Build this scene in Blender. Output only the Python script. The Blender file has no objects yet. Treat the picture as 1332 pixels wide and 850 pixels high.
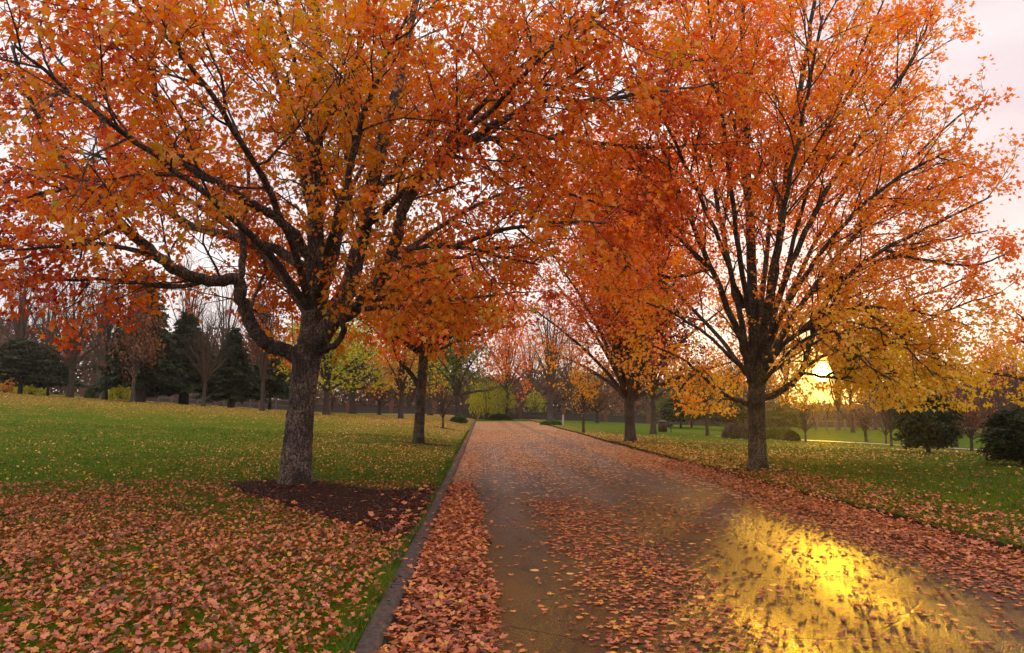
import bpy, math, numpy as np
from mathutils import Vector
R = math.radians
scene = bpy.context.scene
COL = scene.collection
rs = np.random.RandomState(7)

# ------------------------------------------------------------------ camera
F = 884.0; EYE = np.array([0., 0., 1.6]); YAW = R(2.53); PIT = R(6.77)
cam_d = bpy.data.cameras.new('camera'); cam = bpy.data.objects.new('camera', cam_d); COL.objects.link(cam)
cam.location = EYE; cam.rotation_euler = (R(90) + PIT, 0, -YAW)
cam_d.sensor_width = 36; cam_d.lens = 36 * F / 1332; cam_d.clip_end = 3000; cam_d.clip_start = 0.05
scene.camera = cam
RT = np.array([math.cos(YAW), -math.sin(YAW), 0.]); FH = np.array([math.sin(YAW), math.cos(YAW), 0.])
FW = FH * math.cos(PIT) + np.array([0, 0, math.sin(PIT)]); UP = np.cross(RT, FW)
def ray(px, py): return FW * F + RT * (px - 666) - UP * (py - 425)
def P(px, py, dist):
    r = ray(px, py); return EYE + r * (dist / r.dot(FH))
SUN = ray(1070, 484); SUN = SUN / np.linalg.norm(SUN)
SUN_EL = math.asin(SUN[2]); SUN_AZ = math.atan2(SUN[0], SUN[1])

# ------------------------------------------------------------------ helpers
def sm(v, a, b):
    t = np.clip((v - a) / (b - a), 0, 1); return t * t * (3 - 2 * t)
def vnoise(x, y, s=1.0, seed=0):
    x = np.asarray(x, float) / s + seed * 17.3; y = np.asarray(y, float) / s + seed * 9.1
    return (np.sin(x * 1.7 + 1.3 * np.sin(y * 1.1)) + np.sin(y * 1.9 + 1.7 * np.sin(x * 0.9 + 2)) +
            .6 * np.sin(x * 3.7 + y * 2.9 + 1.1 * np.sin(y * 3.1)) + .5 * np.sin(x * 5.3 - y * 6.1 + np.sin(x * 4.7))) / 3.1
KX0, KX1, RX = -0.79, -0.635, 5.86
ROAD_END = 79.0
def rx_edge(y): return RX + 0.07 * vnoise(y, 0, .8, 3) + 0.1 * vnoise(y, 2, 4, 5)
def hgt(x, y):
    x = np.asarray(x, float); y = np.asarray(y, float)
    dl = np.clip(KX0 - x, 0, 70)
    left = .09 + sm(y, 8, 48) * (.35 * np.minimum(1, dl / 3) + .065 * dl) - np.clip(y - 50, 0, 45) * .02 * sm(dl, 2, 20)
    dr = np.clip(x - RX, 0, 200)
    right = .07 - np.minimum(1.1, .04 * np.clip(dr - 1, 0, 99)) * sm(y, 12, 36)
    z = np.where(x < KX0 + .005, left, np.where(x > rx_edge(y), right, -.05))
    z = np.where((y > ROAD_END) & (x >= KX0) & (x <= RX + .3), .08, z)
    return z + .025 * vnoise(x, y, 2.6, 1) * np.where((x < KX0) | (x > RX + .3), 1, 0) * np.minimum(1, np.maximum(KX0 - x, x - RX - .3).clip(0) / .8)
def h(x, y): return float(hgt(x, y))
def hit(px, py, dmax=160, fallback=50):
    r = ray(px, py); r = r / r.dot(FH); d = 2.5
    while d < dmax:
        p = EYE + r * d
        if p[2] <= h(p[0], p[1]) and not (KX0 < p[0] < RX and p[2] > 0): return p
        d += .05 if d < 20 else .2
    p = EYE + r * fallback; p[2] = h(p[0], p[1]); return p

def mesh(name, V, Fs, mat=None, attr=None, vattr=None, smooth=True):
    """Fs: list of (n,k) index arrays"""
    me = bpy.data.meshes.new(name)
    V = np.asarray(V, np.float32); Fs = [np.asarray(f, np.int32) for f in Fs if len(f)]
    me.vertices.add(len(V)); me.vertices.foreach_set('co', V.ravel())
    loops = np.concatenate([f.ravel() for f in Fs]); tot = np.concatenate([np.full(len(f), f.shape[1], np.int32) for f in Fs])
    me.loops.add(len(loops)); me.loops.foreach_set('vertex_index', loops)
    me.polygons.add(len(tot)); st = np.concatenate([[0], np.cumsum(tot)[:-1]]).astype(np.int32)
    me.polygons.foreach_set('loop_start', st); me.polygons.foreach_set('loop_total', tot)
    me.polygons.foreach_set('use_smooth', np.full(len(tot), smooth))
    me.update(calc_edges=True)
    if attr is not None:
        a = me.attributes.new('tone', 'FLOAT', 'FACE'); a.data.foreach_set('value', np.asarray(attr, np.float32))
    if vattr is not None:
        for k, v in vattr.items():
            a = me.attributes.new(k, 'FLOAT', 'POINT'); a.data.foreach_set('value', np.asarray(v, np.float32))
    if mat: me.materials.append(mat)
    return me
def obj(name, me, parent=None, **kw):
    o = bpy.data.objects.new(name, me); COL.objects.link(o)
    if parent is not None: o.parent = parent
    for k, v in kw.items(): o[k] = v
    return o
def empty(name, loc, label=None, cat=None, group=None):
    o = obj(name, None); o.location = loc; o.empty_display_size = .3
    if label: o['label'] = label
    if cat: o['category'] = cat
    if group: o['group'] = group
    return o
class MB:
    def __init__(s): s.V = []; s.Q = []; s.T = []; s.n = 0
    def add(s, V, Q=None, T=None):
        V = np.asarray(V, float).reshape(-1, 3)
        if Q is not None and len(Q): s.Q.append(np.asarray(Q) + s.n)
        if T is not None and len(T): s.T.append(np.asarray(T) + s.n)
        s.V.append(V); s.n += len(V)
    def tube(s, pts, rad, k, cap=False, rough=0.0, seed=0):
        pts = np.asarray(pts, float); n = len(pts); rad = np.asarray(rad, float)
        t = np.gradient(pts, axis=0); t /= np.linalg.norm(t, axis=1)[:, None] + 1e-9
        u = np.cross(t[0], [0.31, .95, .02]); u /= np.linalg.norm(u) + 1e-9
        us = np.empty((n, 3))
        for i in range(n):
            u = u - t[i] * u.dot(t[i]); u /= np.linalg.norm(u) + 1e-9; us[i] = u
        vs = np.cross(t, us); a = np.arange(k) * 2 * math.pi / k
        rr = rad[:, None] * np.ones((1, k))
        if rough:
            rr = rr * (1 + rough * np.sin(3 * a[None] + seed + .8 * np.sin(np.arange(n) * .35)[:, None]) * .5 + rough * .5 * np.sin(5 * a[None] + np.arange(n)[:, None] * .22 + seed))
        V = pts[:, None] + rr[..., None] * (np.cos(a)[None, :, None] * us[:, None] + np.sin(a)[None, :, None] * vs[:, None])
        i = np.arange(n - 1)[:, None] * k; j = np.arange(k)[None]; j2 = (j + 1) % k
        Q = np.stack([i + j, i + j2, i + k + j2, i + k + j], -1).reshape(-1, 4)
        T = None; V = V.reshape(-1, 3)
        if cap:
            V = np.vstack([V, pts[-1]]); m = (n - 1) * k; jj = np.arange(k)
            T = np.stack([m + jj, m + (jj + 1) % k, np.full(k, n * k)], -1)
        s.add(V, Q, T)
    def segs(s, A, B, ra, rb):
        A = np.asarray(A, float); B = np.asarray(B, float)
        if not len(A): return
        d = B - A; d /= np.linalg.norm(d, axis=1)[:, None] + 1e-9
        u = np.cross(d, [.3, .4, .86]); u /= np.linalg.norm(u, axis=1)[:, None] + 1e-9; v = np.cross(d, u)
        ra = np.broadcast_to(ra, (len(A),)); rb = np.broadcast_to(rb, (len(A),)); V = []
        for base, r in ((A, ra), (B, rb)):
            for k in range(3):
                c, sn = math.cos(k * 2.0944), math.sin(k * 2.0944)
                V.append(base + (u * c + v * sn) * r[:, None])
        V = np.stack(V, 1).reshape(-1, 3); o = np.arange(len(A))[:, None] * 6
        Q = np.concatenate([o + np.array([[k, (k + 1) % 3, 3 + (k + 1) % 3, 3 + k]]) for k in range(3)])
        s.add(V, Q)
    def box(s, c, d, rz=0, bev=0):
        x, y, z = np.array(d) / 2.; V = np.array([[sx * x, sy * y, sz * z] for sz in (-1, 1) for sx, sy in ((-1, -1), (1, -1), (1, 1), (-1, 1))])
        cz, szn = math.cos(rz), math.sin(rz); V = np.c_[V[:, 0] * cz - V[:, 1] * szn, V[:, 0] * szn + V[:, 1] * cz, V[:, 2]] + np.array(c)
        s.add(V, [[3, 2, 1, 0], [4, 5, 6, 7], [0, 1, 5, 4], [1, 2, 6, 5], [2, 3, 7, 6], [3, 0, 4, 7]])
    def me(s, name, mat, smooth=True, **k):
        return mesh(name, np.concatenate(s.V), ([np.concatenate(s.Q)] if s.Q else []) + ([np.concatenate(s.T)] if s.T else []), mat, smooth=smooth, **k)

# ------------------------------------------------------------------ leaves
def fan(outline):
    o = np.array(outline, float); V = np.vstack([[0, .42, 0.0], np.c_[o, np.zeros(len(o))]]); n = len(o)
    T = np.array([[0, 1 + i, 1 + (i + 1) % n] for i in range(n)]); return V, T
_h = [(0, 0), (-.30, -.02), (-.26, .2), (-.55, .42), (-.25, .50), (0, 1.0)]
LEAF_A = fan(_h + [(-x, y) for x, y in _h[-2:0:-1]])                # five lobes
V = LEAF_A[0]; V[:, 2] = .28 * np.abs(V[:, 0]) + .10 * (V[:, 1] - .42) ** 2; V[0, 2] -= .03
_m = [(0, 0), (-.20, -.05), (-.34, .06), (-.30, .20), (-.50, .30), (-.56, .50), (-.40, .52), (-.28, .56), (-.24, .76), (-.12, .84), (0, 1.0)]
LEAF_D = fan(_m + [(-x, y) for x, y in _m[-2:0:-1]])                # broader lobes, lying flatter
V = LEAF_D[0]; V[:, 2] = .10 * np.abs(V[:, 0]) - .22 * (V[:, 1] - .42) ** 2; V[::3, 2] += .05
LEAF_E = (LEAF_D[0] * [.72, 1, 1], LEAF_D[1]); V = LEAF_E[0]; V[:, 2] = 1.1 * V[:, 0] ** 2 + .35 * (V[:, 1] - .42) ** 2 + .12 * V[:, 0]   # dry and curled
LEAF_B = (np.array([(0, 0, 0), (-.5, .35, .13), (-.16, .55, .03), (0, 1, .05), (.16, .55, .03), (.5, .35, .13)], float), np.array([[0, 2, 1], [0, 3, 2], [0, 4, 3], [0, 5, 4]]))
LEAF_C = (np.array([(0, 0, 0), (-.45, .5, .1), (0, 1, 0), (.45, .5, .1)], float), np.array([[0, 2, 1], [0, 3, 2]]))
LEAF_N = (np.array([(0, 0, 0), (-.13, .5, .02), (0, 1, 0), (.13, .5, .02)], float), np.array([[0, 2, 1], [0, 3, 2]]))
def norm(v): return v / (np.linalg.norm(v, axis=-1, keepdims=True) + 1e-9)
def leaf_arr(pos, tip, nrm, size, tone, tmpl):
    Vt, T = tmpl; tip = norm(tip); nrm = norm(nrm - tip * (nrm * tip).sum(1)[:, None]); sd = np.cross(tip, nrm)
    W = pos[:, None] + size[:, None, None] * (Vt[None, :, 0:1] * sd[:, None] + Vt[None, :, 1:2] * tip[:, None] + Vt[None, :, 2:3] * nrm[:, None])
    m = len(Vt); Fa = (np.arange(len(pos))[:, None, None] * m + T[None]).reshape(-1, 3)
    return W.reshape(-1, 3), Fa, np.repeat(tone, len(T))
def crown_mesh(name, pos, out, size, tone, tmpl, mat, rg, droop=.55, flat=.6):
    n = len(pos); tip = norm(out) * .6 + rg.normal(0, .6, (n, 3)) + [0, 0, -droop]
    nr = rg.normal(0, .55, (n, 3)) + [0, 0, flat] + norm(out) * .3
    W, Fa, t = leaf_arr(pos, tip, nr, size, tone, tmpl)
    return mesh(name, W, [Fa], mat, attr=t, smooth=False)

# ------------------------------------------------------------------ materials
def newmat(name):
    m = bpy.data.materials.new(name); m.use_nodes = True; nt = m.node_tree; nt.nodes.clear()
    return m, nt, nt.nodes, nt.links
def N(nt, typ, **kw):
    n = nt.nodes.new(typ)
    for k, v in kw.items():
        if k in n.inputs: n.inputs[k].default_value = v
        else: setattr(n, k, v)
    return n
def ramp(nt, stops, interp='LINEAR'):
    r = nt.nodes.new('ShaderNodeValToRGB'); r.color_ramp.interpolation = interp; e = r.color_ramp.elements
    while len(e) > 1: e.remove(e[-1])
    for i, (p, c) in enumerate(stops):
        el = e[0] if i == 0 else e.new(p)
        el.position = p; el.color = (*c, 1)
    return r
def mathn(nt, op, a, b=None, clamp=False):
    n = nt.nodes.new('ShaderNodeMath'); n.operation = op; n.use_clamp = clamp
    for i, v in enumerate((a, b)):
        if v is None: continue
        if isinstance(v, (int, float)): n.inputs[i].default_value = v
        else: nt.links.new(v, n.inputs[i])
    return n.outputs[0]
def mixc(nt, fac, a, b, bt='MIX'):
    n = nt.nodes.new('ShaderNodeMix'); n.data_type = 'RGBA'; n.blend_type = bt
    for i, v in ((0, fac), (6, a), (7, b)):
        if isinstance(v, (int, float)): n.inputs[i].default_value = v
        elif isinstance(v, tuple): n.inputs[i].default_value = (*v, 1)
        else: nt.links.new(v, n.inputs[i])
    return n.outputs[2]
def leaf_mat(name, stops, trans=.45, tsat=1.15, gl=.04):
    m, nt, nd, ln = newmat(name)
    at = N(nt, 'ShaderNodeAttribute', attribute_name='tone'); r = ramp(nt, stops); ln.new(at.outputs['Fac'], r.inputs[0])
    d = N(nt, 'ShaderNodeBsdfDiffuse'); t = N(nt, 'ShaderNodeBsdfTranslucent'); g = N(nt, 'ShaderNodeBsdfGlossy', Roughness=.45)
    ln.new(r.outputs[0], d.inputs[0])
    hs = N(nt, 'ShaderNodeHueSaturation', Saturation=tsat, Value=1.15); ln.new(r.outputs[0], hs.inputs['Color']); ln.new(hs.outputs[0], t.inputs[0])
    a = N(nt, 'ShaderNodeMixShader'); a.inputs[0].default_value = trans; ln.new(d.outputs[0], a.inputs[1]); ln.new(t.outputs[0], a.inputs[2])
    b = N(nt, 'ShaderNodeMixShader'); b.inputs[0].default_value = gl; ln.new(a.outputs[0], b.inputs[1]); ln.new(g.outputs[0], b.inputs[2])
    o = N(nt, 'ShaderNodeOutputMaterial'); ln.new(b.outputs[0], o.inputs[0]); return m
def prin(nt, **kw):
    p = nt.nodes.new('ShaderNodeBsdfPrincipled')
    for k, v in kw.items(): p.inputs[k].default_value = v
    o = nt.nodes.new('ShaderNodeOutputMaterial'); nt.links.new(p.outputs[0], o.inputs[0]); return p
def bark_mat(name, dark, light, patch, scale=1.0, bump=.6):
    m, nt, nd, ln = newmat(name); p = prin(nt, Roughness=.85)
    tc = N(nt, 'ShaderNodeTexCoord'); mp = N(nt, 'ShaderNodeMapping'); mp.inputs['Scale'].default_value = (16 * scale, 16 * scale, 4.5 * scale); ln.new(tc.outputs['Object'], mp.inputs[0])
    nz = N(nt, 'ShaderNodeTexNoise', Scale=1.0, Detail=6.0, Roughness=.6); ln.new(mp.outputs[0], nz.inputs['Vector'])
    mv = mixc(nt, .25, mp.outputs[0], nz.outputs['Color'], 'ADD')
    vo = N(nt, 'ShaderNodeTexVoronoi', feature='DISTANCE_TO_EDGE', Scale=1.0); ln.new(mv, vo.inputs['Vector'])
    r1 = ramp(nt, [(0, (0, 0, 0)), (.18, (.7, .7, .7)), (.5, (1, 1, 1))]); ln.new(vo.outputs['Distance'], r1.inputs[0])
    n2 = N(nt, 'ShaderNodeTexNoise', Scale=2.2, Detail=5.0, Roughness=.65); ln.new(tc.outputs['Object'], n2.inputs['Vector'])
    n3 = N(nt, 'ShaderNodeTexNoise', Scale=26 * scale, Detail=4.0, Roughness=.7); ln.new(tc.outputs['Object'], n3.inputs['Vector'])
    r3 = ramp(nt, [(.47, (0, 0, 0)), (.60, (1, 1, 1))]); ln.new(n3.outputs[0], r3.inputs[0])
    c = mixc(nt, r1.outputs[0], dark, light)
    c = mixc(nt, mathn(nt, 'MULTIPLY', r3.outputs[0], .55), c, patch)
    r2 = ramp(nt, [(.42, (.0, .0, .0)), (.60, (1, 1, 1))]); ln.new(n2.outputs[0], r2.inputs[0])
    c = mixc(nt, mathn(nt, 'MULTIPLY', r2.outputs[0], .8), c, dark)
    ln.new(c, p.inputs['Base Color'])
    hh = mathn(nt, 'ADD', r1.outputs[0], mathn(nt, 'MULTIPLY', n3.outputs[0], .8))
    b = N(nt, 'ShaderNodeBump', Strength=bump, Distance=.03); ln.new(hh, b.inputs['Height']); ln.new(b.outputs[0], p.inputs['Normal'])
    return m
def plain(name, c1, c2, scale=8, rough=.8, bump=.2, dist=.01, spec=.3):
    m, nt, nd, ln = newmat(name); p = prin(nt, Roughness=rough); p.inputs['Specular IOR Level'].default_value = spec
    tc = N(nt, 'ShaderNodeTexCoord'); n = N(nt, 'ShaderNodeTexNoise', Scale=scale, Detail=6.0, Roughness=.65); ln.new(tc.outputs['Object'], n.inputs['Vector'])
    r = ramp(nt, [(.3, c1), (.7, c2)]); ln.new(n.outputs[0], r.inputs[0]); ln.new(r.outputs[0], p.inputs['Base Color'])
    b = N(nt, 'ShaderNodeBump', Strength=bump, Distance=dist); ln.new(n.outputs[0], b.inputs['Height']); ln.new(b.outputs[0], p.inputs['Normal'])
    return m

M = {}
M['leaf_left'] = leaf_mat('leaf_left', [(0, (.26, .016, .018)), (.28, (.64, .085, .012)), (.5, (.80, .19, .008)), (.75, (.80, .30, .008)), (1, (.55, .37, .015))], trans=.52)
M['leaf_right'] = leaf_mat('leaf_right', [(0, (.72, .08, .05)), (.3, (.88, .19, .05)), (.55, (.92, .31, .035)), (.8, (.92, .48, .04)), (1, (.86, .60, .05))], trans=.55)
M['leaf_orange'] = leaf_mat('leaf_orange', [(0, (.20, .008, .014)), (.10, (.34, .02, .02)), (.16, (.62, .07, .035)), (.35, (.80, .16, .03)), (.7, (.88, .30, .03)), (1, (.82, .44, .05))], trans=.55)
M['leaf_gold'] = leaf_mat('leaf_gold', [(0, (.52, .17, .02)), (.5, (.70, .36, .03)), (1, (.60, .45, .06))], trans=.5)
M['leaf_red'] = leaf_mat('leaf_red', [(0, (.16, .01, .012)), (.5, (.30, .02, .018)), (1, (.42, .07, .02))])
M['leaf_lime'] = leaf_mat('leaf_lime', [(0, (.22, .24, .015)), (.5, (.46, .46, .02)), (1, (.70, .56, .04))], trans=.55)
M['leaf_green'] = leaf_mat('leaf_green', [(0, (.05, .09, .015)), (.5, (.11, .16, .02)), (1, (.32, .28, .04))])
M['leaf_brown'] = leaf_mat('leaf_brown', [(0, (.13, .045, .03)), (.5, (.21, .08, .035)), (1, (.32, .15, .04))])
M['needle'] = leaf_mat('needle', [(0, (.012, .022, .010)), (.5, (.030, .048, .016)), (1, (.085, .11, .035))], trans=.15, gl=.02)
M['shrub'] = leaf_mat('shrub', [(0, (.03, .055, .012)), (.5, (.07, .12, .022)), (1, (.16, .2, .05))], trans=.3)
M['shrub_grey'] = leaf_mat('shrub_grey', [(0, (.05, .045, .035)), (.5, (.09, .08, .06)), (1, (.15, .13, .09))], trans=.25)
M['wood_far'] = leaf_mat('wood_far', [(0, (.075, .04, .032)), (.5, (.13, .07, .05)), (1, (.22, .12, .05))], trans=.2, gl=0)
fal = [(0, (.06, .018, .008)), (.15, (.16, .04, .015)), (.35, (.34, .085, .03)), (.55, (.52, .15, .06)), (.70, (.60, .21, .09)), (.8, (.60, .17, .045)), (.9, (.66, .33, .04)), (1, (.42, .05, .02))]
M['fallen'] = leaf_mat('fallen', fal, trans=.12, gl=.06)
M['fallen_gold'] = leaf_mat('fallen_gold', [(0, (.22, .09, .02)), (.35, (.46, .2, .04)), (.7, (.60, .34, .06)), (1, (.74, .5, .1))], trans=.12, gl=.05)
M['bark_left'] = bark_mat('bark_left', (.014, .008, .006), (.15, .095, .07), (.42, .32, .26), bump=1.)
M['bark_right'] = bark_mat('bark_right', (.010, .006, .004), (.085, .058, .036), (.30, .25, .16), bump=1.)
M['bark_far'] = bark_mat('bark_far', (.03, .02, .015), (.09, .062, .045), (.14, .105, .08), .7, .4)
M['bark_pale'] = bark_mat('bark_pale', (.06, .042, .04), (.2, .15, .14), (.3, .25, .23), .7, .4)
M['twig'] = plain('twig', (.045, .026, .018), (.10, .058, .04), 5, .9)
M['grass_blade'] = leaf_mat('grass_blade', [(0, (.030, .066, .002)), (.5, (.070, .135, .004)), (1, (.18, .215, .012))], trans=.3, gl=.03)
M['mulch'] = plain('mulch', (.012, .004, .003), (.055, .018, .010), 60, .9, .9, .03, .1)
M['chip'] = leaf_mat('chip', [(0, (.018, .005, .003)), (.6, (.08, .022, .010)), (1, (.28, .11, .055))], trans=0, gl=.05)
M['kerb'] = plain('kerb', (.022, .015, .013), (.098, .070, .060), 22, .7, .8, .008)
M['stone'] = plain('stone', (.035, .03, .026), (.10, .085, .075), 6, .9, .8, .03)
M['brick'] = plain('brick', (.10, .045, .03), (.19, .09, .06), 9, .9, .5, .02)
M['iron'] = plain('iron', (.02, .018, .02), (.05, .045, .05), 20, .5)
M['pale_post'] = plain('pale_post', (.38, .33, .30), (.55, .50, .46), 12, .7)
M['fence_wood'] = plain('fence_wood', (.10, .075, .065), (.2, .16, .14), 12, .8)
M['bin'] = plain('bin', (.035, .022, .014), (.08, .05, .03), 12, .55)
M['path'] = plain('path', (.30, .25, .21), (.42, .36, .30), 9, .55, .4, .01)

def speckle(nt, tc, litter, base, stops, scale=10.0):
    """leaf litter too far off to model one by one: leaf-sized cells, their number driven by the litter attribute"""
    ln = nt.links; out = base
    for k in range(2):
        mp = N(nt, 'ShaderNodeMapping'); mp.inputs['Location'].default_value = (k * 3.3, k * 1.7, 0); mp.inputs['Scale'].default_value = (1, 1, 0); ln.new(tc, mp.inputs[0])
        nz = N(nt, 'ShaderNodeTexNoise', Scale=18., Detail=2.); ln.new(mp.outputs[0], nz.inputs['Vector'])
        mv = mixc(nt, .06, mp.outputs[0], nz.outputs['Color'], 'ADD')
        vo = N(nt, 'ShaderNodeTexVoronoi', Scale=scale * (1 + .3 * k)); ln.new(mv, vo.inputs['Vector'])
        sp = N(nt, 'ShaderNodeSeparateColor'); ln.new(vo.outputs['Color'], sp.inputs[0])
        on = mathn(nt, 'LESS_THAN', sp.outputs[0], litter); near = mathn(nt, 'LESS_THAN', vo.outputs['Distance'], .44)
        r = ramp(nt, stops); ln.new(sp.outputs[1], r.inputs[0])
        out = mixc(nt, mathn(nt, 'MULTIPLY', on, near), out, r.outputs[0])
    return out
def lawn_material():
    m, nt, nd, ln = newmat('lawn'); p = prin(nt, Roughness=.9); p.inputs['Specular IOR Level'].default_value = .03
    tc = N(nt, 'ShaderNodeTexCoord').outputs['Object']
    n1 = N(nt, 'ShaderNodeTexNoise', Scale=.5, Detail=5.); n2 = N(nt, 'ShaderNodeTexNoise', Scale=35., Detail=5., Roughness=.75); n3 = N(nt, 'ShaderNodeTexNoise', Scale=130., Detail=3.)
    for n in (n1, n2, n3): ln.new(tc, n.inputs['Vector'])
    ra = ramp(nt, [(.32, (.026, .062, .002)), (.55, (.062, .118, .003)), (.75, (.125, .165, .006))]); ln.new(n2.outputs[0], ra.inputs[0])
    rb = ramp(nt, [(.35, (.055, .112, .002)), (.7, (.12, .145, .005))]); ln.new(n1.outputs[0], rb.inputs[0])
    c = mixc(nt, .45, ra.outputs[0], rb.outputs[0])
    dirt = N(nt, 'ShaderNodeAttribute', attribute_name='dirt'); c = mixc(nt, dirt.outputs['Fac'], c, (.045, .024, .015))
    li = N(nt, 'ShaderNodeAttribute', attribute_name='litter')
    rgb = speckle(nt, tc, li.outputs['Fac'], c, [(0, (.20, .08, .025)), (.3, (.36, .15, .04)), (.6, (.50, .25, .06)), (.85, (.56, .34, .08)), (1, (.42, .13, .06))])
    ln.new(rgb, p.inputs['Base Color'])
    b = N(nt, 'ShaderNodeBump', Strength=.8, Distance=.03); ln.new(mathn(nt, 'ADD', n2.outputs[0], mathn(nt, 'MULTIPLY', n3.outputs[0], .6)), b.inputs['Height']); ln.new(b.outputs[0], p.inputs['Normal'])
    return m
def road_material():
    m, nt, nd, ln = newmat('wet_asphalt'); p = prin(nt)
    tc = N(nt, 'ShaderNodeTexCoord').outputs['Object']
    mp = N(nt, 'ShaderNodeMapping'); mp.inputs['Scale'].default_value = (1, .35, 1); ln.new(tc, mp.inputs[0])
    n1 = N(nt, 'ShaderNodeTexNoise', Scale=1.3, Detail=5., Roughness=.6); ln.new(mp.outputs[0], n1.inputs['Vector'])
    n2 = N(nt, 'ShaderNodeTexNoise', Scale=55., Detail=5., Roughness=.8); ln.new(tc, n2.inputs['Vector'])
    vo = N(nt, 'ShaderNodeTexVoronoi', Scale=70.); ln.new(tc, vo.inputs['Vector'])
    ra = ramp(nt, [(.35, (.034, .015, .003)), (.65, (.115, .050, .007))]); ln.new(n1.outputs[0], ra.inputs[0])
    rb = ramp(nt, [(.38, (.35, .35, .35)), (.62, (1.5, 1.4, 1.3))]); ln.new(n2.outputs[0], rb.inputs[0])
    c = mixc(nt, 1.0, ra.outputs[0], rb.outputs[0], 'MULTIPLY')
    ck = N(nt, 'ShaderNodeTexVoronoi', feature='DISTANCE_TO_EDGE', Scale=.55); nzc = N(nt, 'ShaderNodeTexNoise', Scale=2.5, Detail=5.); ln.new(tc, nzc.inputs['Vector'])
    ln.new(mixc(nt, .35, tc, nzc.outputs['Color'], 'ADD'), ck.inputs['Vector']); rk = ramp(nt, [(0, (.25, .25, .25)), (.006, (.5, .5, .5)), (.012, (1, 1, 1))]); ln.new(ck.outputs['Distance'], rk.inputs[0])
    c = mixc(nt, 1.0, c, rk.outputs[0], 'MULTIPLY')
    li = N(nt, 'ShaderNodeAttribute', attribute_name='litter')
    c2 = speckle(nt, tc, li.outputs['Fac'], c, [(0, (.34, .09, .03)), (.3, (.55, .20, .05)), (.6, (.72, .34, .09)), (.85, (.78, .44, .10)), (1, (.60, .20, .07))], 9.)
    ln.new(c2, p.inputs['Base Color'])
    wet = N(nt, 'ShaderNodeAttribute', attribute_name='wet')
    rr = ramp(nt, [(.35, (.28, .28, .28)), (.65, (.44, .44, .44))]); ln.new(n1.outputs[0], rr.inputs[0])
    rou = mixc(nt, wet.outputs['Fac'], (.60, .60, .60), rr.outputs[0]); ln.new(rou, p.inputs['Roughness'])
    p.inputs['Specular IOR Level'].default_value = .24
    hh = mathn(nt, 'ADD', mathn(nt, 'ADD', mathn(nt, 'MULTIPLY', vo.outputs['Distance'], .7), n2.outputs[0]), rk.outputs[0])
    b = N(nt, 'ShaderNodeBump', Strength=1., Distance=.010); ln.new(hh, b.inputs['Height'])
    n4 = N(nt, 'ShaderNodeTexNoise', Scale=3.5, Detail=3.); ln.new(tc, n4.inputs['Vector'])
    b2 = N(nt, 'ShaderNodeBump', Strength=.12, Distance=.02); ln.new(n4.outputs[0], b2.inputs['Height']); ln.new(b.outputs[0], b2.inputs['Normal'])
    ln.new(b2.outputs[0], p.inputs['Normal'])
    return m
M['lawn'] = lawn_material(); M['road'] = road_material()

# ------------------------------------------------------------------ mulch bed outline (on the ground)
bed_px = [(300, 632), (330, 627), (365, 625), (410, 627), (470, 636), (520, 640), (572, 645), (566, 655), (557, 668), (543, 690), (536, 703), (500, 696), (450, 684), (400, 668), (350, 652), (315, 641)]
bed = np.array([hit(*q)[:2] for q in bed_px])
bed[:, 0] = np.minimum(bed[:, 0], KX0 - .02)
# tree rings: (px,py,rx,ry,offset x)
rings = []
def in_poly(x, y, poly):
    x = np.asarray(x); y = np.asarray(y); c = np.zeros(x.shape, bool); n = len(poly)
    for i in range(n):
        x1, y1 = poly[i]; x2, y2 = poly[(i + 1) % n]
        k = ((y1 > y) != (y2 > y)) & (x < (x2 - x1) * (y - y1) / (y2 - y1 + 1e-12) + x1); c ^= k
    return c
right_base = hit(986, 611)
rings.append((right_base[0] - .7, right_base[1] + .0, 1.7, .8))
b545 = hit(544, 577); rings.append((b545[0] + .5, b545[1], 1.1, .6))
b820 = hit(820, 575); rings.append((b820[0] - .5, b820[1], 1.4, .8))
b576 = hit(576, 557); rings.append((b576[0] + .3, b576[1], .9, .8))
def in_mulch(x, y):
    m = in_poly(x, y, bed)
    for cx, cy, a, b in rings: m |= ((x - cx) / a) ** 2 + ((y - cy) / b) ** 2 < 1 + .25 * vnoise(x, y, .4, 2)
    return m

# ------------------------------------------------------------------ litter densities 0..1
def D_left(x, y):
    n = .5 + .5 * vnoise(x, y, 1.1, 4); n2 = .5 + .5 * vnoise(x, y, .35, 6); dl = KX0 - x
    edge = 11.0 + .06 * (dl - 3) + 1.2 * vnoise(x, y, 1.5, 8) + .7 * vnoise(x, y, .4, 18)
    near = 1 - sm(y, edge - 4.2, edge + 3.4)
    d = near * (.40 + .45 * n + .25 * n2) + (1 - near) * (.05 + .30 * n ** 3 + .10 * n2 * n)
    d += sm(y, 12, 17) * (1 - sm(dl, 5, 9)) * (.22 + .22 * n)
    d += sm(y, 32, 44) * .5
    d *= .3 + .7 * sm(dl, 0, .35)
    d *= 1 - .35 * (1 - sm(y, 3.5, 6)) * sm(dl, 3, 6) * 0
    return np.clip(d, 0, 1)
def D_right(x, y):
    n = .5 + .5 * vnoise(x, y, 1.3, 9); dr = x - RX
    d = (1 - sm(dr, .5, 2.6)) * (.62 + .3 * n) + .06 + .14 * n * n
    d += .30 * np.exp(-((y - 21.5 - .15 * dr) / 1.6) ** 2) * (1 - sm(dr, 7, 10)) + .28 * sm(y, 24, 29) * (1 - sm(y, 33, 36)) * n  # first band: extra golden leaves stand in for a streak of low sunlight
    d += .25 * sm(y, 17, 22) * (1 - sm(dr, 2, 7))
    d *= 1 - .75 * sm(dr, 2.5, 5) * (1 - sm(y, 13, 18)) * .6
    d = np.where(y > 40, d * .4, d)
    return np.clip(d, 0, 1)
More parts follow.
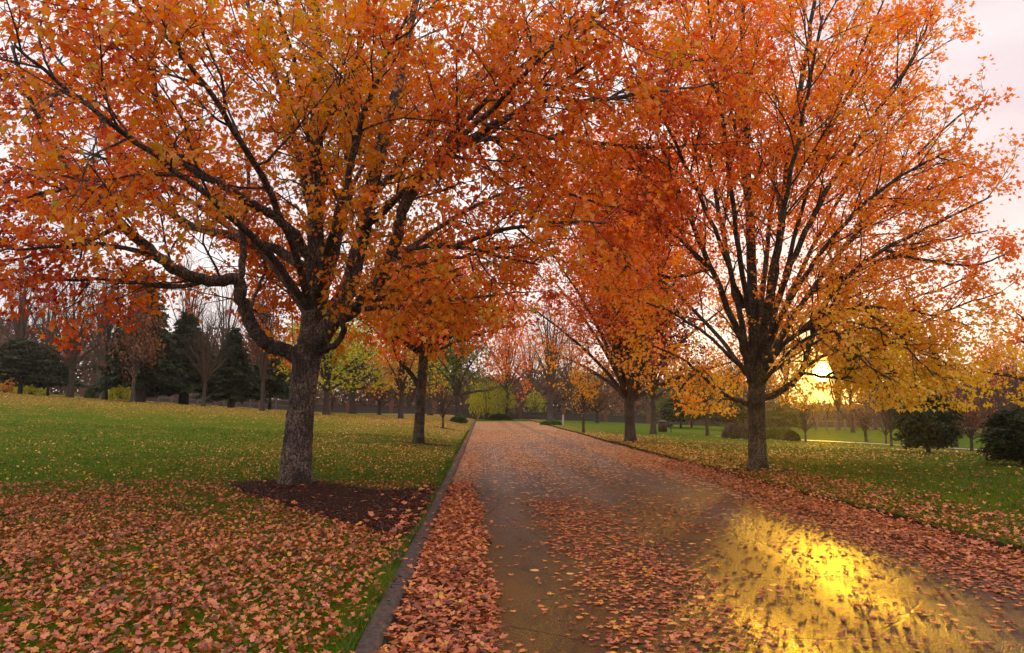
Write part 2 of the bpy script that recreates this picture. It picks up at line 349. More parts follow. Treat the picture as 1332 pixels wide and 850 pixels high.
def D_road(x, y):
    n = .5 + .5 * vnoise(x, y * .5, .55, 11); n2 = .5 + .5 * vnoise(x, y, .28, 12); n3 = .5 + .5 * vnoise(x, y * .7, 1.5, 13)
    pile = 1 - sm(x, .02 + .26 * (n3 - .5) - .25 * sm(y, 8, 12) , .16 + .26 * (n3 - .5) - .1 * sm(y, 8, 12))
    d = pile * 1.0
    mid = sm(x, .5, 1.2) * (1 - sm(x, 1.5, 2.4)) * (.12 + .85 * n * n2 * 1.6) * (1 - .5 * sm(y, 9, 13))
    spr = sm(x, 1.0, 1.6) * (1 - sm(x, 3.4, 3.9)) * .13 * (.2 + 1.6 * n * n3)
    rt = sm(x, 4.15 + .35 * (n3 - .5) , 5.0 + .3 * (n - .5)) * .95 + sm(x, 3.5, 4.3) * .10
    d = d + (1 - pile) * (mid + spr + rt + .035)
    far = sm(y, 11, 22) * (.28 + .25 * n3) + sm(y, 20, 38) * .40
    d = d + far * (1 - .75 * np.exp(-((x - 2.0) / .42) ** 2) - .75 * np.exp(-((x - 3.6) / .5) ** 2))
    return np.clip(d, 0, 1)

# ------------------------------------------------------------------ ground
def grid(xs, ys):
    X, Y = np.meshgrid(xs, ys); nx = len(xs); ny = len(ys)
    i = np.arange(ny - 1)[:, None] * nx; j = np.arange(nx - 1)[None]
    return X.ravel(), Y.ravel(), np.stack([i + j, i + j + 1, i + nx + j + 1, i + nx + j], -1).reshape(-1, 4)
def geo(a, b, n, p=2.0): return a + (b - a) * np.linspace(0, 1, n) ** p
xl = np.concatenate([-geo(-KX0 + .0, 70, 150, 2.0)[::-1], -np.array([])]); xl[-1] = KX0
xs = np.concatenate([[-900, -300, -120], xl, [KX0 + .012], np.linspace(KX1, 5.4, 8), np.arange(5.5, 6.3, .035), geo(6.35, 90, 150, 2.0), [160, 350, 900]])
ys = np.concatenate([[-60, -20, -6, 0], geo(1.5, 100, 330, 1.9), [ROAD_END - .01, ROAD_END + .01], [115, 140, 180, 300, 700, 2000]]); ys.sort()
X, Y, Q = grid(xs, ys); Z = hgt(X, Y)
dirt = in_mulch(X, Y) * 1.0
re_ = rx_edge(Y); dirt = np.maximum(dirt, ((X > re_ - .12) & (X < re_ + .07)) * 1.0)
dl = np.where(X < KX0, D_left(X, Y), np.where(X > RX, D_right(X, Y), 0))
lod = .12 + .88 * sm(Y, 9, 26)
lit = dl * lod * (1 - dirt)
lit = np.where(Y > 90, .15, lit)
obj('ground', mesh('ground', np.c_[X, Y, Z], [Q], M['lawn'], vattr={'litter': lit, 'dirt': dirt}), kind='structure')

xs = np.concatenate([np.linspace(KX1 - .02, 5.5, 70), [5.7, 5.95, 6.1]]); ys = geo(-4, ROAD_END, 260, 1.5)
ys[-1] = ROAD_END - .02
X, Y, Q = grid(xs, ys)
Z = .004 * vnoise(X, Y, 1.2, 20) - .004 * ((X - 2.6) / 3.2) ** 2
# left bend at the far end
lit = np.clip(D_road(X, Y) * (.10 + 1.05 * sm(Y, 9, 24)) + .04 * sm(Y, 9, 18), 0, .92)
trk = np.exp(-((X - .45) / .28) ** 2) + np.exp(-((X - 2.0 + .1 * vnoise(Y, 0, 5, 3)) / .3) ** 2) + np.exp(-((X - 3.5) / .5) ** 2)
wet = np.clip((.45 + .6 * trk + .3 * vnoise(X, Y * .4, 1.1, 22)) * (1 - .75 * sm(Y, 15, 34)), 0, 1)
obj('road', mesh('road', np.c_[X, Y, Z], [Q], M['road'], vattr={'litter': lit, 'wet': wet}), kind='structure')
def ribbon(cx, cy, w, lift, n=8):
    cx = np.asarray(cx, float); cy = np.asarray(cy, float); t = np.c_[np.gradient(cx), np.gradient(cy)]; t = norm(t); nn = np.c_[-t[:, 1], t[:, 0]]
    k = np.linspace(-w / 2, w / 2, n); X = cx[:, None] + nn[:, :1] * k; Y = cy[:, None] + nn[:, 1:] * k
    i = np.arange(len(cx) - 1)[:, None] * n; j = np.arange(n - 1)[None]
    return X.ravel(), Y.ravel(), hgt(X, Y).ravel() + lift, np.stack([i + j, i + n + j, i + n + j + 1, i + j + 1], -1).reshape(-1, 4)
t = np.linspace(0, 1, 60)
X, Y, Z, Q = ribbon(KX0 - .05 - 45 * t, 75.5 + 5 * t * t, 6, .02)
obj('side_road', mesh('side_road', np.c_[X, Y, Z], [Q], M['road'], vattr={'litter': np.full(len(X), .5), 'wet': np.zeros(len(X))}), kind='structure')
# footpath on the right
fp = [hit(q, r) for q, r in ((942, 568.5), (1000, 571), (1060, 574.5), (1130, 577.5), (1200, 581), (1270, 586), (1332, 590))]
fx = np.array([p[0] for p in fp]); fy = np.array([p[1] for p in fp]); print('path', fx, fy)
pf = np.polyfit(fx, fy, 2); X0 = np.linspace(fx[0] - .5, fx[-1] + 22, 90)
X, Y, Z, Q = ribbon(X0, np.polyval(pf, X0), 1.5, .03)
obj('path', mesh('path', np.c_[X, Y, Z], [Q], M['path']), kind='structure')
# kerb: rounded concrete edging in lengths
kb = MB(); prof = [(KX0 - .004, -.1), (KX0 - .004, .078), (KX0 + .015, .098), (KX1 - .03, .098), (KX1, .07), (KX1 + .012, -.1)]
yy = geo(-4, 74, 300, 1.4); jt = np.arange(-3.1, 40, 1.83); yy = np.sort(np.concatenate([yy] + [jt + q_ for q_ in (-.012, -.004, .004, .012)])); V = []
for y in yy:
    w = .010 * float(vnoise(y, 1, 2.2, 31)); z = .012 * float(vnoise(y, 4, 1.3, 32))
    if np.min(np.abs(jt - y)) < .006: z -= .022
    V += [(px_ + w + .004 * float(vnoise(y, i, .3, 33)), y, pz + z * (pz > 0)) for i, (px_, pz) in enumerate(prof)]
m = len(prof); i = np.arange(len(yy) - 1)[:, None] * m; j = np.arange(m - 1)[None]
kb.add(V, np.stack([i + j, i + m + j, i + m + j + 1, i + j + 1], -1).reshape(-1, 4))
obj('kerb', kb.me('kerb', M['kerb'], smooth=False), kind='structure')

# mulch bed sheet + chips
cx, cy = bed.mean(0); rr = np.linspace(0, 1, 26)[1:]
bb = []
for k in range(len(bed)):
    for s in np.linspace(0, 1, 7)[:-1]: bb.append(bed[k] * (1 - s) + bed[(k + 1) % len(bed)] * s)
bb = np.array(bb); nb = len(bb)
V = [(cx, cy)] + [(cx + (q[0] - cx) * r, cy + (q[1] - cy) * r) for r in rr for q in bb]; V = np.array(V)
kk = np.r_[0, np.repeat(rr, nb)]
Zb = hgt(V[:, 0], V[:, 1]) + .01 + .05 * (1 - kk ** 3) + .012 * vnoise(V[:, 0], V[:, 1], .12, 40) * (1 - kk ** 4)
T = [[0, 1 + j, 1 + (j + 1) % nb] for j in range(nb)]
i = 1 + np.arange(len(rr) - 1)[:, None] * nb; j = np.arange(nb)[None]; j2 = (j + 1) % nb
Q = np.stack([i + j, i + nb + j, i + nb + j2, i + j2], -1).reshape(-1, 4)
mb_o = obj('mulch_bed', mesh('mulch_bed', np.c_[V, Zb], [np.array(T), Q], M['mulch']), kind='structure')
def bedz(x, y):
    return hgt(x, y) + .045
lo, hi = bed.min(0), bed.max(0); q = rs.uniform(lo, hi, (26000, 2)); q = q[in_poly(q[:, 0], q[:, 1], bed)]
n = len(q); W, Fa, tn = leaf_arr(np.c_[q, bedz(q[:, 0], q[:, 1]) + .006 + rs.uniform(0, .012, n)], rs.normal(0, 1, (n, 3)) * [1, 1, .25], rs.normal(0, .5, (n, 3)) + [0, 0, 1], rs.uniform(.02, .055, n), rs.rand(n) ** 1.5, LEAF_N)
obj('mulch_chips', mesh('mulch_chips', W, [Fa], M['chip'], attr=tn, smooth=False), kind='stuff', label='dark brown wood chips covering the bed around the big left maple', category='mulch')

# ------------------------------------------------------------------ fallen leaves
def in_view(x, y, marg=.12):
    fy_ = x * FH[0] + y * FH[1]; rx_ = x * RT[0] + y * RT[1]
    return (fy_ > 3.0) & (np.abs(rx_) < fy_ * (.7534 + marg) + .6)
def scatter(x0, x1, y0, y1, dens, D, seed, cond=None):
    rg = np.random.RandomState(seed); n = int((x1 - x0) * (y1 - y0) * dens)
    x = rg.uniform(x0, x1, n); y = rg.uniform(y0, y1, n); k = in_view(x, y) & (rg.rand(n) < D(x, y))
    if cond is not None: k &= cond(x, y)
    return x[k], y[k]
def lay(name, x, y, z, seed, mat, tmpl, s0=.065, s1=.115, tilt=.35, pile=.02, **kw):
    rg = np.random.RandomState(seed); n = len(x); a = rg.uniform(0, 6.28, n)
    tip = np.c_[np.cos(a), np.sin(a), rg.normal(0, tilt * .6, n)]; nr = np.c_[rg.normal(0, tilt, (n, 2)), np.ones(n) * np.where(rg.rand(n) < .4, -1, 1)]
    P_ = np.c_[x, y, z + .008 + rg.uniform(0, pile, n)]; S_ = s0 + (s1 - s0) * rg.beta(1.6, 1.6, n); T_ = np.clip(rg.rand(n) * .85 + .12 * vnoise(x, y, .6, 70) + .08, 0, 1)
    if tmpl is not LEAF_A: return leaf_arr(P_, tip, nr, S_, T_, tmpl)
    q = rg.rand(n); out = []
    for k, tm in ((q < .25, LEAF_A), ((q >= .25) & (q < .7), LEAF_D), (q >= .7, LEAF_E)): out.append(leaf_arr(P_[k], tip[k], nr[k], S_[k], T_[k] * (.8 if tm is LEAF_E else 1), tm))
    return join(out)
def join(parts):
    V = []; Fa = []; T = []; n = 0
    for W, f, t in parts: V.append(W); Fa.append(f + n); T.append(t); n += len(W)
    return np.concatenate(V), np.concatenate(Fa), np.concatenate(T)
def no_mulch(x, y): return ~in_mulch(x, y)
# left lawn
parts = []
for (y0, y1, x0, dens, tm, s) in ((3, 14, -14, 760, LEAF_A, 1.), (14, 24, -24, 90, LEAF_B, 1.35), (24, 50, -42, 16, LEAF_B, 1.8)):
    x, y = scatter(x0, KX0, y0, y1, dens, D_left, 100 + int(y0), no_mulch)
    parts.append(lay('', x, y, hgt(x, y) + .012, 200 + int(y0), None, tm, .028 * s, .060 * s, .65, .03))
W, Fa, tn = join(parts[:1]); print('left leaves', len(Fa))
obj('fallen_leaves', mesh('fallen_leaves', W, [Fa], M['fallen'], attr=tn, smooth=False), kind='stuff', label='thick pink and orange fallen maple leaves over the near left lawn', category='fallen leaves')
W, Fa, tn = join(parts[1:])
obj('fallen_leaves', mesh('fallen_leaves_far', W, [Fa], M['fallen_gold'], attr=tn, smooth=False), kind='stuff', label='scattered yellow and tan leaves on the green lawn behind the big left maple', category='fallen leaves')
# mulch
x, y = scatter(bed[:, 0].min(), KX0, bed[:, 1].min(), bed[:, 1].max(), 90, lambda x, y: .05 + .6 * np.exp(-(KX0 - x) / .3) + .25 * (vnoise(x, y, .5, 41) > .6), 301, lambda x, y: in_poly(x, y, bed))
W, Fa, tn = lay('', x, y, bedz(x, y), 302, None, LEAF_A)
obj('fallen_leaves', mesh('fallen_leaves_bed', W, [Fa], M['fallen'], attr=tn, smooth=False), kind='stuff', label='few pink leaves strewn over the dark mulch bed', category='fallen leaves')
# road
parts = []
for (y0, y1, dens, tm, s) in ((2.5, 12, 560, LEAF_A, 1.), (12, 24, 180, LEAF_B, 1.1), (24, 48, 50, LEAF_B, 1.5)):
    x, y = scatter(KX1 + .02, RX - .02, y0, y1, dens, D_road, 400 + int(y0))
    heap = (x < .2) * .08 * np.clip(1 - (x - KX1) / .8, 0, 1) + (x > 5.0) * .03
    parts.append(lay('', x, y, heap - .002, 500 + int(y0), None, tm, .036 * s, .066 * s, .07, .005))
x, y = scatter(KX1 + .02, .15, 2.5, 14, 380, D_road, 444)
parts.append(lay('', x, y, .08 * np.clip(1 - (x - KX1) / .8, 0, 1), 445, None, LEAF_A, .036, .068, .5, .04))
x, y = scatter(4.9, 5.95, 2.5, 20, 220, lambda x, y: np.full(x.shape, .8), 446)
parts.append(lay('', x, y, .01 + .04 * sm(x, 5.2, 5.9), 447, None, LEAF_B, .05, .085, .5, .03))
x, y = scatter(KX0, KX1, 2.5, 40, 300, lambda x, y: np.clip(.07 + .5 * (vnoise(x * .5, y, .5, 72) > .62) + .25 * sm(y, 12, 30), 0, 1), 448)
parts.append(lay('', x, y, np.full(x.shape, .095), 449, None, LEAF_A, .035, .066, .35, .012))
W, Fa, tn = join(parts); print('road leaves', len(Fa))
obj('fallen_leaves', mesh('fallen_leaves_road', W, [Fa], M['fallen'], attr=tn, smooth=False), kind='stuff', label='wet pinkish maple leaves plastered on the road and piled along its edges', category='fallen leaves')
# right lawn
parts = []
for (y0, y1, x1, dens, tm, s) in ((4, 16, 16, 240, LEAF_B, 1.), (16, 28, 28, 80, LEAF_B, 1.3), (28, 42, 42, 22, LEAF_B, 1.7)):
    x, y = scatter(RX, x1, y0, y1, dens, D_right, 600 + int(y0), lambda x, y: x > rx_edge(y) + .05)
    parts.append(lay('', x, y, hgt(x, y) + .012, 700 + int(y0), None, tm, .05 * s, .085 * s, .45, .03))
W, Fa, tn = join(parts[:1])
obj('fallen_leaves', mesh('fallen_leaves_right', W, [Fa], M['fallen'], attr=tn, smooth=False), kind='stuff', label='rusty fallen leaves along the grassy right verge of the road', category='fallen leaves')
W, Fa, tn = join(parts[1:])
obj('fallen_leaves', mesh('fallen_leaves_right_far', W, [Fa], M['fallen_gold'], attr=tn, smooth=False), kind='stuff', label='golden fallen leaves on the lawn around and beyond the right maple', category='fallen leaves')

# ------------------------------------------------------------------ grass blades
def blades(name, x, y, hh, w, seed, label):
    rg = np.random.RandomState(seed); n = len(x); a = rg.uniform(0, 6.28, n); H = hh * rg.uniform(.5, 1.2, n); z = hgt(x, y)
    dx = np.cos(a) * w * .5; dy = np.sin(a) * w * .5; lx = rg.normal(0, .45, n) * H; ly = rg.normal(0, .45, n) * H
    A = np.c_[x - dx, y - dy, z - .005]; B = np.c_[x + dx, y + dy, z - .005]; C = np.c_[x + lx, y + ly, z + H]
    V = np.stack([A, B, C], 1).reshape(-1, 3)
    tone = np.clip(.5 + .35 * vnoise(x, y, .5, 50) + rg.normal(0, .2, n), 0, 1)
    obj(name, mesh(name, V, [np.arange(3 * n).reshape(-1, 3)], M['grass_blade'], attr=tone, smooth=False), kind='stuff', label=label, category='grass')
def gb(x0, x1, bands, seed, cond):
    X = []; Y = []; W = []
    for y0, y1, dens in bands:
        x, y = scatter(x0, x1, y0, y1, dens, lambda x, y: np.ones(x.shape), seed + int(y0), cond); X.append(x); Y.append(y); W.append(np.full(len(x), 1 + .09 * max(0, y1 - 8)))
    return np.concatenate(X), np.concatenate(Y), np.concatenate(W)
x, y, s = gb(-11, KX0, ((3, 8, 1700), (8, 13, 800)), 800, no_mulch); print('blades', len(x))
blades('grass', x, y, .05, .006 * s, 801, 'green lawn grass showing between fallen leaves left of the road')
x, y, s = gb(KX0 - .08, KX0 + .012, ((3, 9, 5200), (9, 20, 2200), (20, 45, 600)), 830, lambda x, y: ~in_mulch(x, y) & (vnoise(x, y, .35, 75) > -.4))
blades('grass', x, y, .085, .007 * s, 831, 'ragged fringe of longer grass creeping over the left kerb')
x, y, s = gb(-25, KX0, ((13, 20, 260), (20, 30, 90)), 810, no_mulch)
blades('grass', x, y, .06, .009 * s, 811, 'bright green lawn grass beyond the big left maple')
x, y, s = gb(RX, 24, ((4, 10, 900), (10, 18, 330), (18, 30, 80)), 820, lambda x, y: (x > rx_edge(y)) & ~in_mulch(x, y))
blades('grass', x, y, .06, .008 * s, 821, 'green lawn grass on the right side of the road')

# ------------------------------------------------------------------ tree growth
def rot_about(v, ax, a):
    return v * math.cos(a) + np.cross(ax, v) * math.sin(a) + ax * ax.dot(v) * (1 - math.cos(a))
class Grow:
    def __init__(s, seed, **kw):
        s.rg = np.random.RandomState(seed); s.mb = MB(); s.LP = []; s.LD = []; s.SA = []; s.SB = []; s.SR = []
        s.p = dict(maxl=3, seg=.35, wig=.12, up=.03, ang=(.55, 1.0), dens=(3, 3, 4), lr=(.5, .5, .5), rr=.5, start=.2, nleaf=7, sp=.12, ktw=.012, twmin=.35)
        s.p.update(kw)
    def branch(s, p, d, L, r, lev):
        P_ = s.p; rg = s.rg
        if 'inside' in P_:
            if not P_['inside'](p + d / np.linalg.norm(d) * L * .45): return
            if not P_['inside'](p + d / np.linalg.norm(d) * L): L *= .6
        n = max(3, int(L / P_['seg']) + 1); step = L / n; pts = [p]; d = d / np.linalg.norm(d)
        for i in range(n):
            d = d + rg.normal(0, P_['wig'], 3) + [0, 0, P_['up']]; d /= np.linalg.norm(d); p = p + d * step; pts.append(p)
        pts = np.array(pts); rad = r * (1 - .8 * np.linspace(0, 1, n + 1)) + .002
        s.emit(pts, rad, lev); s.children(pts, rad, L, lev)
    def emit(s, pts, rad, lev):
        if lev >= P_maxtube(s): 
            s.SA.append(pts[:-1]); s.SB.append(pts[1:]); s.SR.append(np.c_[rad[:-1], rad[1:]])
        else: s.mb.tube(pts, rad, {0: 9, 1: 6, 2: 5}.get(lev, 4), rough=.08 if lev == 0 else 0, seed=s.rg.rand() * 6)
    def children(s, pts, rad, L, lev, start=None):
        P_ = s.p; rg = s.rg; n = len(pts) - 1
        if lev >= P_['maxl']:
            k = P_['nleaf']
            if k:
                k = max(1, int(k * rg.uniform(.6, 1.4))); t = rg.uniform(.25, 1.05, k) * n; i = np.minimum(t.astype(int), n - 1); f = (t - i)[:, None]
                q = pts[i] * (1 - f) + pts[i + 1] * f + rg.normal(0, P_['sp'], (k, 3)); s.LP.append(q); s.LD.append(np.repeat((pts[-1] - pts[0])[None], k, 0))
            return
        st = P_['start'] if start is None else start
        m = max(2, int(L * (1 - st) * P_['dens'][min(lev, len(P_['dens']) - 1)] + rg.rand())); az = rg.rand() * 6.28
        for c in range(m):
            t = (st + (1 - st) * (c + rg.rand() * .8) / m) * n; i = min(int(t), n - 1); f = t - i; q = pts[i] * (1 - f) + pts[i + 1] * f
            d = pts[i + 1] - pts[i]; d = d / (np.linalg.norm(d) + 1e-9); ax = np.cross(d, [.1, .2, 1.]); ax /= np.linalg.norm(ax) + 1e-9
            az += 2.4; ax = rot_about(ax, d, az); a = rg.uniform(*P_['ang']); cd = rot_about(d, ax, a)
            Lc = max(P_['twmin'], L * P_['lr'][min(lev, len(P_['lr']) - 1)] * (1.15 - .65 * t / n) * rg.uniform(.7, 1.2))
            if 'clen' in P_ : Lc = min(Lc, P_['clen'][min(lev, len(P_['clen']) - 1)])
            s.branch(q, cd, Lc, min(rad[i] * .62, max(.004, P_['ktw'] * Lc + .002)), lev + 1)
    def limb(s, pts, r0, r1, start=.2, wob=.014, sub=5):
        """a traced main limb: smooth through pts, then sprout"""
        pts = np.asarray(pts, float); n = len(pts); out = []
        for i in range(n - 1):
            p0 = pts[max(i - 1, 0)]; p1 = pts[i]; p2 = pts[i + 1]; p3 = pts[min(i + 2, n - 1)]
            for t in np.linspace(0, 1, sub, endpoint=False):
                out.append(.5 * ((2 * p1) + (-p0 + p2) * t + (2 * p0 - 5 * p1 + 4 * p2 - p3) * t * t + (-p0 + 3 * p1 - 3 * p2 + p3) * t ** 3))
        out.append(pts[-1]); out = np.array(out); out[1:-1] += s.rg.normal(0, wob, (len(out) - 2, 3))
        L = np.linalg.norm(np.diff(out, axis=0), axis=1); cum = np.clip(np.r_[0, np.cumsum(L)] / L.sum(), 0, 1)
        rad = r0 * (1 - cum) ** .8 + r1 * (1 - (1 - cum) ** .8) + .003
        s.mb.tube(out, rad, 12 if r0 > .06 else 8, cap=True, rough=.07, seed=s.rg.rand() * 6); s.children(out, rad, L.sum(), 0, start)
    def flush(s):
        if s.SA:
            A = np.concatenate(s.SA); B = np.concatenate(s.SB); r = np.concatenate(s.SR); s.mb.segs(A, B, r[:, 0], r[:, 1]); s.SA = []; s.SB = []; s.SR = []
    def leaves(s): return np.concatenate(s.LP), np.concatenate(s.LD)
def P_maxtube(s): return s.p.get('maxtube', 2)

def trunk_mesh(name, pts, rad, mat, loc, k=28, flare=.5, seed=0, n=70, noise=.035):
    """one dense bark surface from the root flare to the fork, lumpy and fluted"""
    pts = np.asarray(pts, float); rad = np.asarray(rad, float); c = np.r_[0, np.cumsum(np.linalg.norm(np.diff(pts, axis=0), axis=1))]
    t = np.linspace(0, c[-1], n); Pp = np.stack([np.interp(t, c, pts[:, i]) for i in range(3)], 1); rr = np.interp(t, c, rad)
    a = np.arange(k) * 2 * math.pi / k; z = t[:, None]; fl = np.exp(-z / .18)
    r = rr[:, None] * (1 + flare * fl * (1 + .45 * np.sin(4 * a + seed)[None] + .3 * np.sin(7 * a + 2 * seed)[None]) + .05 * np.sin(3 * a[None] + z * 1.7 + seed) + .03 * np.sin(6 * a[None] - z * 2.3))
    r = r + rr[:, None] * noise * (np.sin(a[None] * 13 + 3 * np.sin(z * 5) + z * 3) * np.sin(z * 23 + a[None] * 5)) + rr[:, None] * noise * .6 * vnoise(a[None] * 6 + 0 * z, z * 9 + 0 * a, 1, seed)
    V = np.stack([Pp[:, None, 0] + r * np.cos(a)[None], Pp[:, None, 1] + r * np.sin(a)[None], np.repeat(Pp[:, None, 2], k, 1)], -1).reshape(-1, 3)
    i = np.arange(n - 1)[:, None] * k; j = np.arange(k)[None]; j2 = (j + 1) % k
    Q = np.stack([i + j, i + j2, i + k + j2, i + k + j], -1).reshape(-1, 4)
    V = np.vstack([V, Pp[-1] + [0, 0, rr[-1] * .3]]); T = np.stack([(n - 1) * k + np.arange(k), (n - 1) * k + (np.arange(k) + 1) % k, np.full(k, n * k)], -1)
    return mesh(name, V - np.asarray(loc), [Q, T], mat)

def pix(p):
    v = p - EYE; d = v @ FW; return 666 + F * (v @ RT) / d, 425 - F * (v @ UP) / d
def hero(name, label, base, trunk, limbs, mats, leafpar, tonef, gp, seed, group, trunk_par={}, tmpl=LEAF_A, gaps=()):
    root = empty(name, base, label, 'tree', group)
    obj('trunk', trunk_mesh('trunk', trunk[0], trunk[1], mats[0], base, seed=seed, **trunk_par), root)
    LP = []; LD = []
    for i, (pts, r0, r1, st) in enumerate(limbs):
        g = Grow(seed * 100 + i, **gp); g.limb(pts, r0, r1, st); g.flush()
        if g.LP: a, b = g.leaves(); LP.append(a); LD.append(b)
        me = g.mb.me('limb', mats[1]); me.transform(__import__('mathutils').Matrix.Translation(-Vector(base))); obj('limb', me, root)
    P0 = np.concatenate(LP); D0 = np.concatenate(LD); rg = np.random.RandomState(seed)
    x, y = pix(P0); k = np.ones(len(P0), bool)
    for gx, gy, gr in gaps: k &= (x - gx) ** 2 + (y - gy) ** 2 > (gr * (1 + .3 * np.sin(np.arctan2(y - gy, x - gx) * 3))) ** 2
    k &= P0[:, 2] > hgt(P0[:, 0], P0[:, 1]) + leafpar.get('minz', 1.5)
    k &= np.linalg.norm(P0 - EYE, axis=1) > leafpar.get('near', 4.5)
    if 'keep' in leafpar: k &= leafpar['keep'](P0)
    cl = vnoise(P0[:, 0] + .6 * P0[:, 2], P0[:, 1] - .5 * P0[:, 2], .55, seed) + .5 * vnoise(P0[:, 2] * 1.3, P0[:, 0] + P0[:, 1], .5, seed + 3)
    k &= (cl > -.42) | (rg.rand(len(P0)) < .22)
    P0 = P0[k]; D0 = D0[k]
    if len(P0) > leafpar['n']:
        s = rg.choice(len(P0), leafpar['n'], False); P0 = P0[s]; D0 = D0[s]
    print(name, 'leaves', len(P0)); ctr = np.array(base) + [0, 0, leafpar['cz']]
    out = norm(P0 - ctr) * .6 + norm(D0)
    me = crown_mesh('crown', P0 - np.array(base), out, rg.uniform(*leafpar['size'], len(P0)), np.clip(tonef(P0, rg), 0, 1), tmpl, mats[2], rg)
    obj('crown', me, root)
    return root

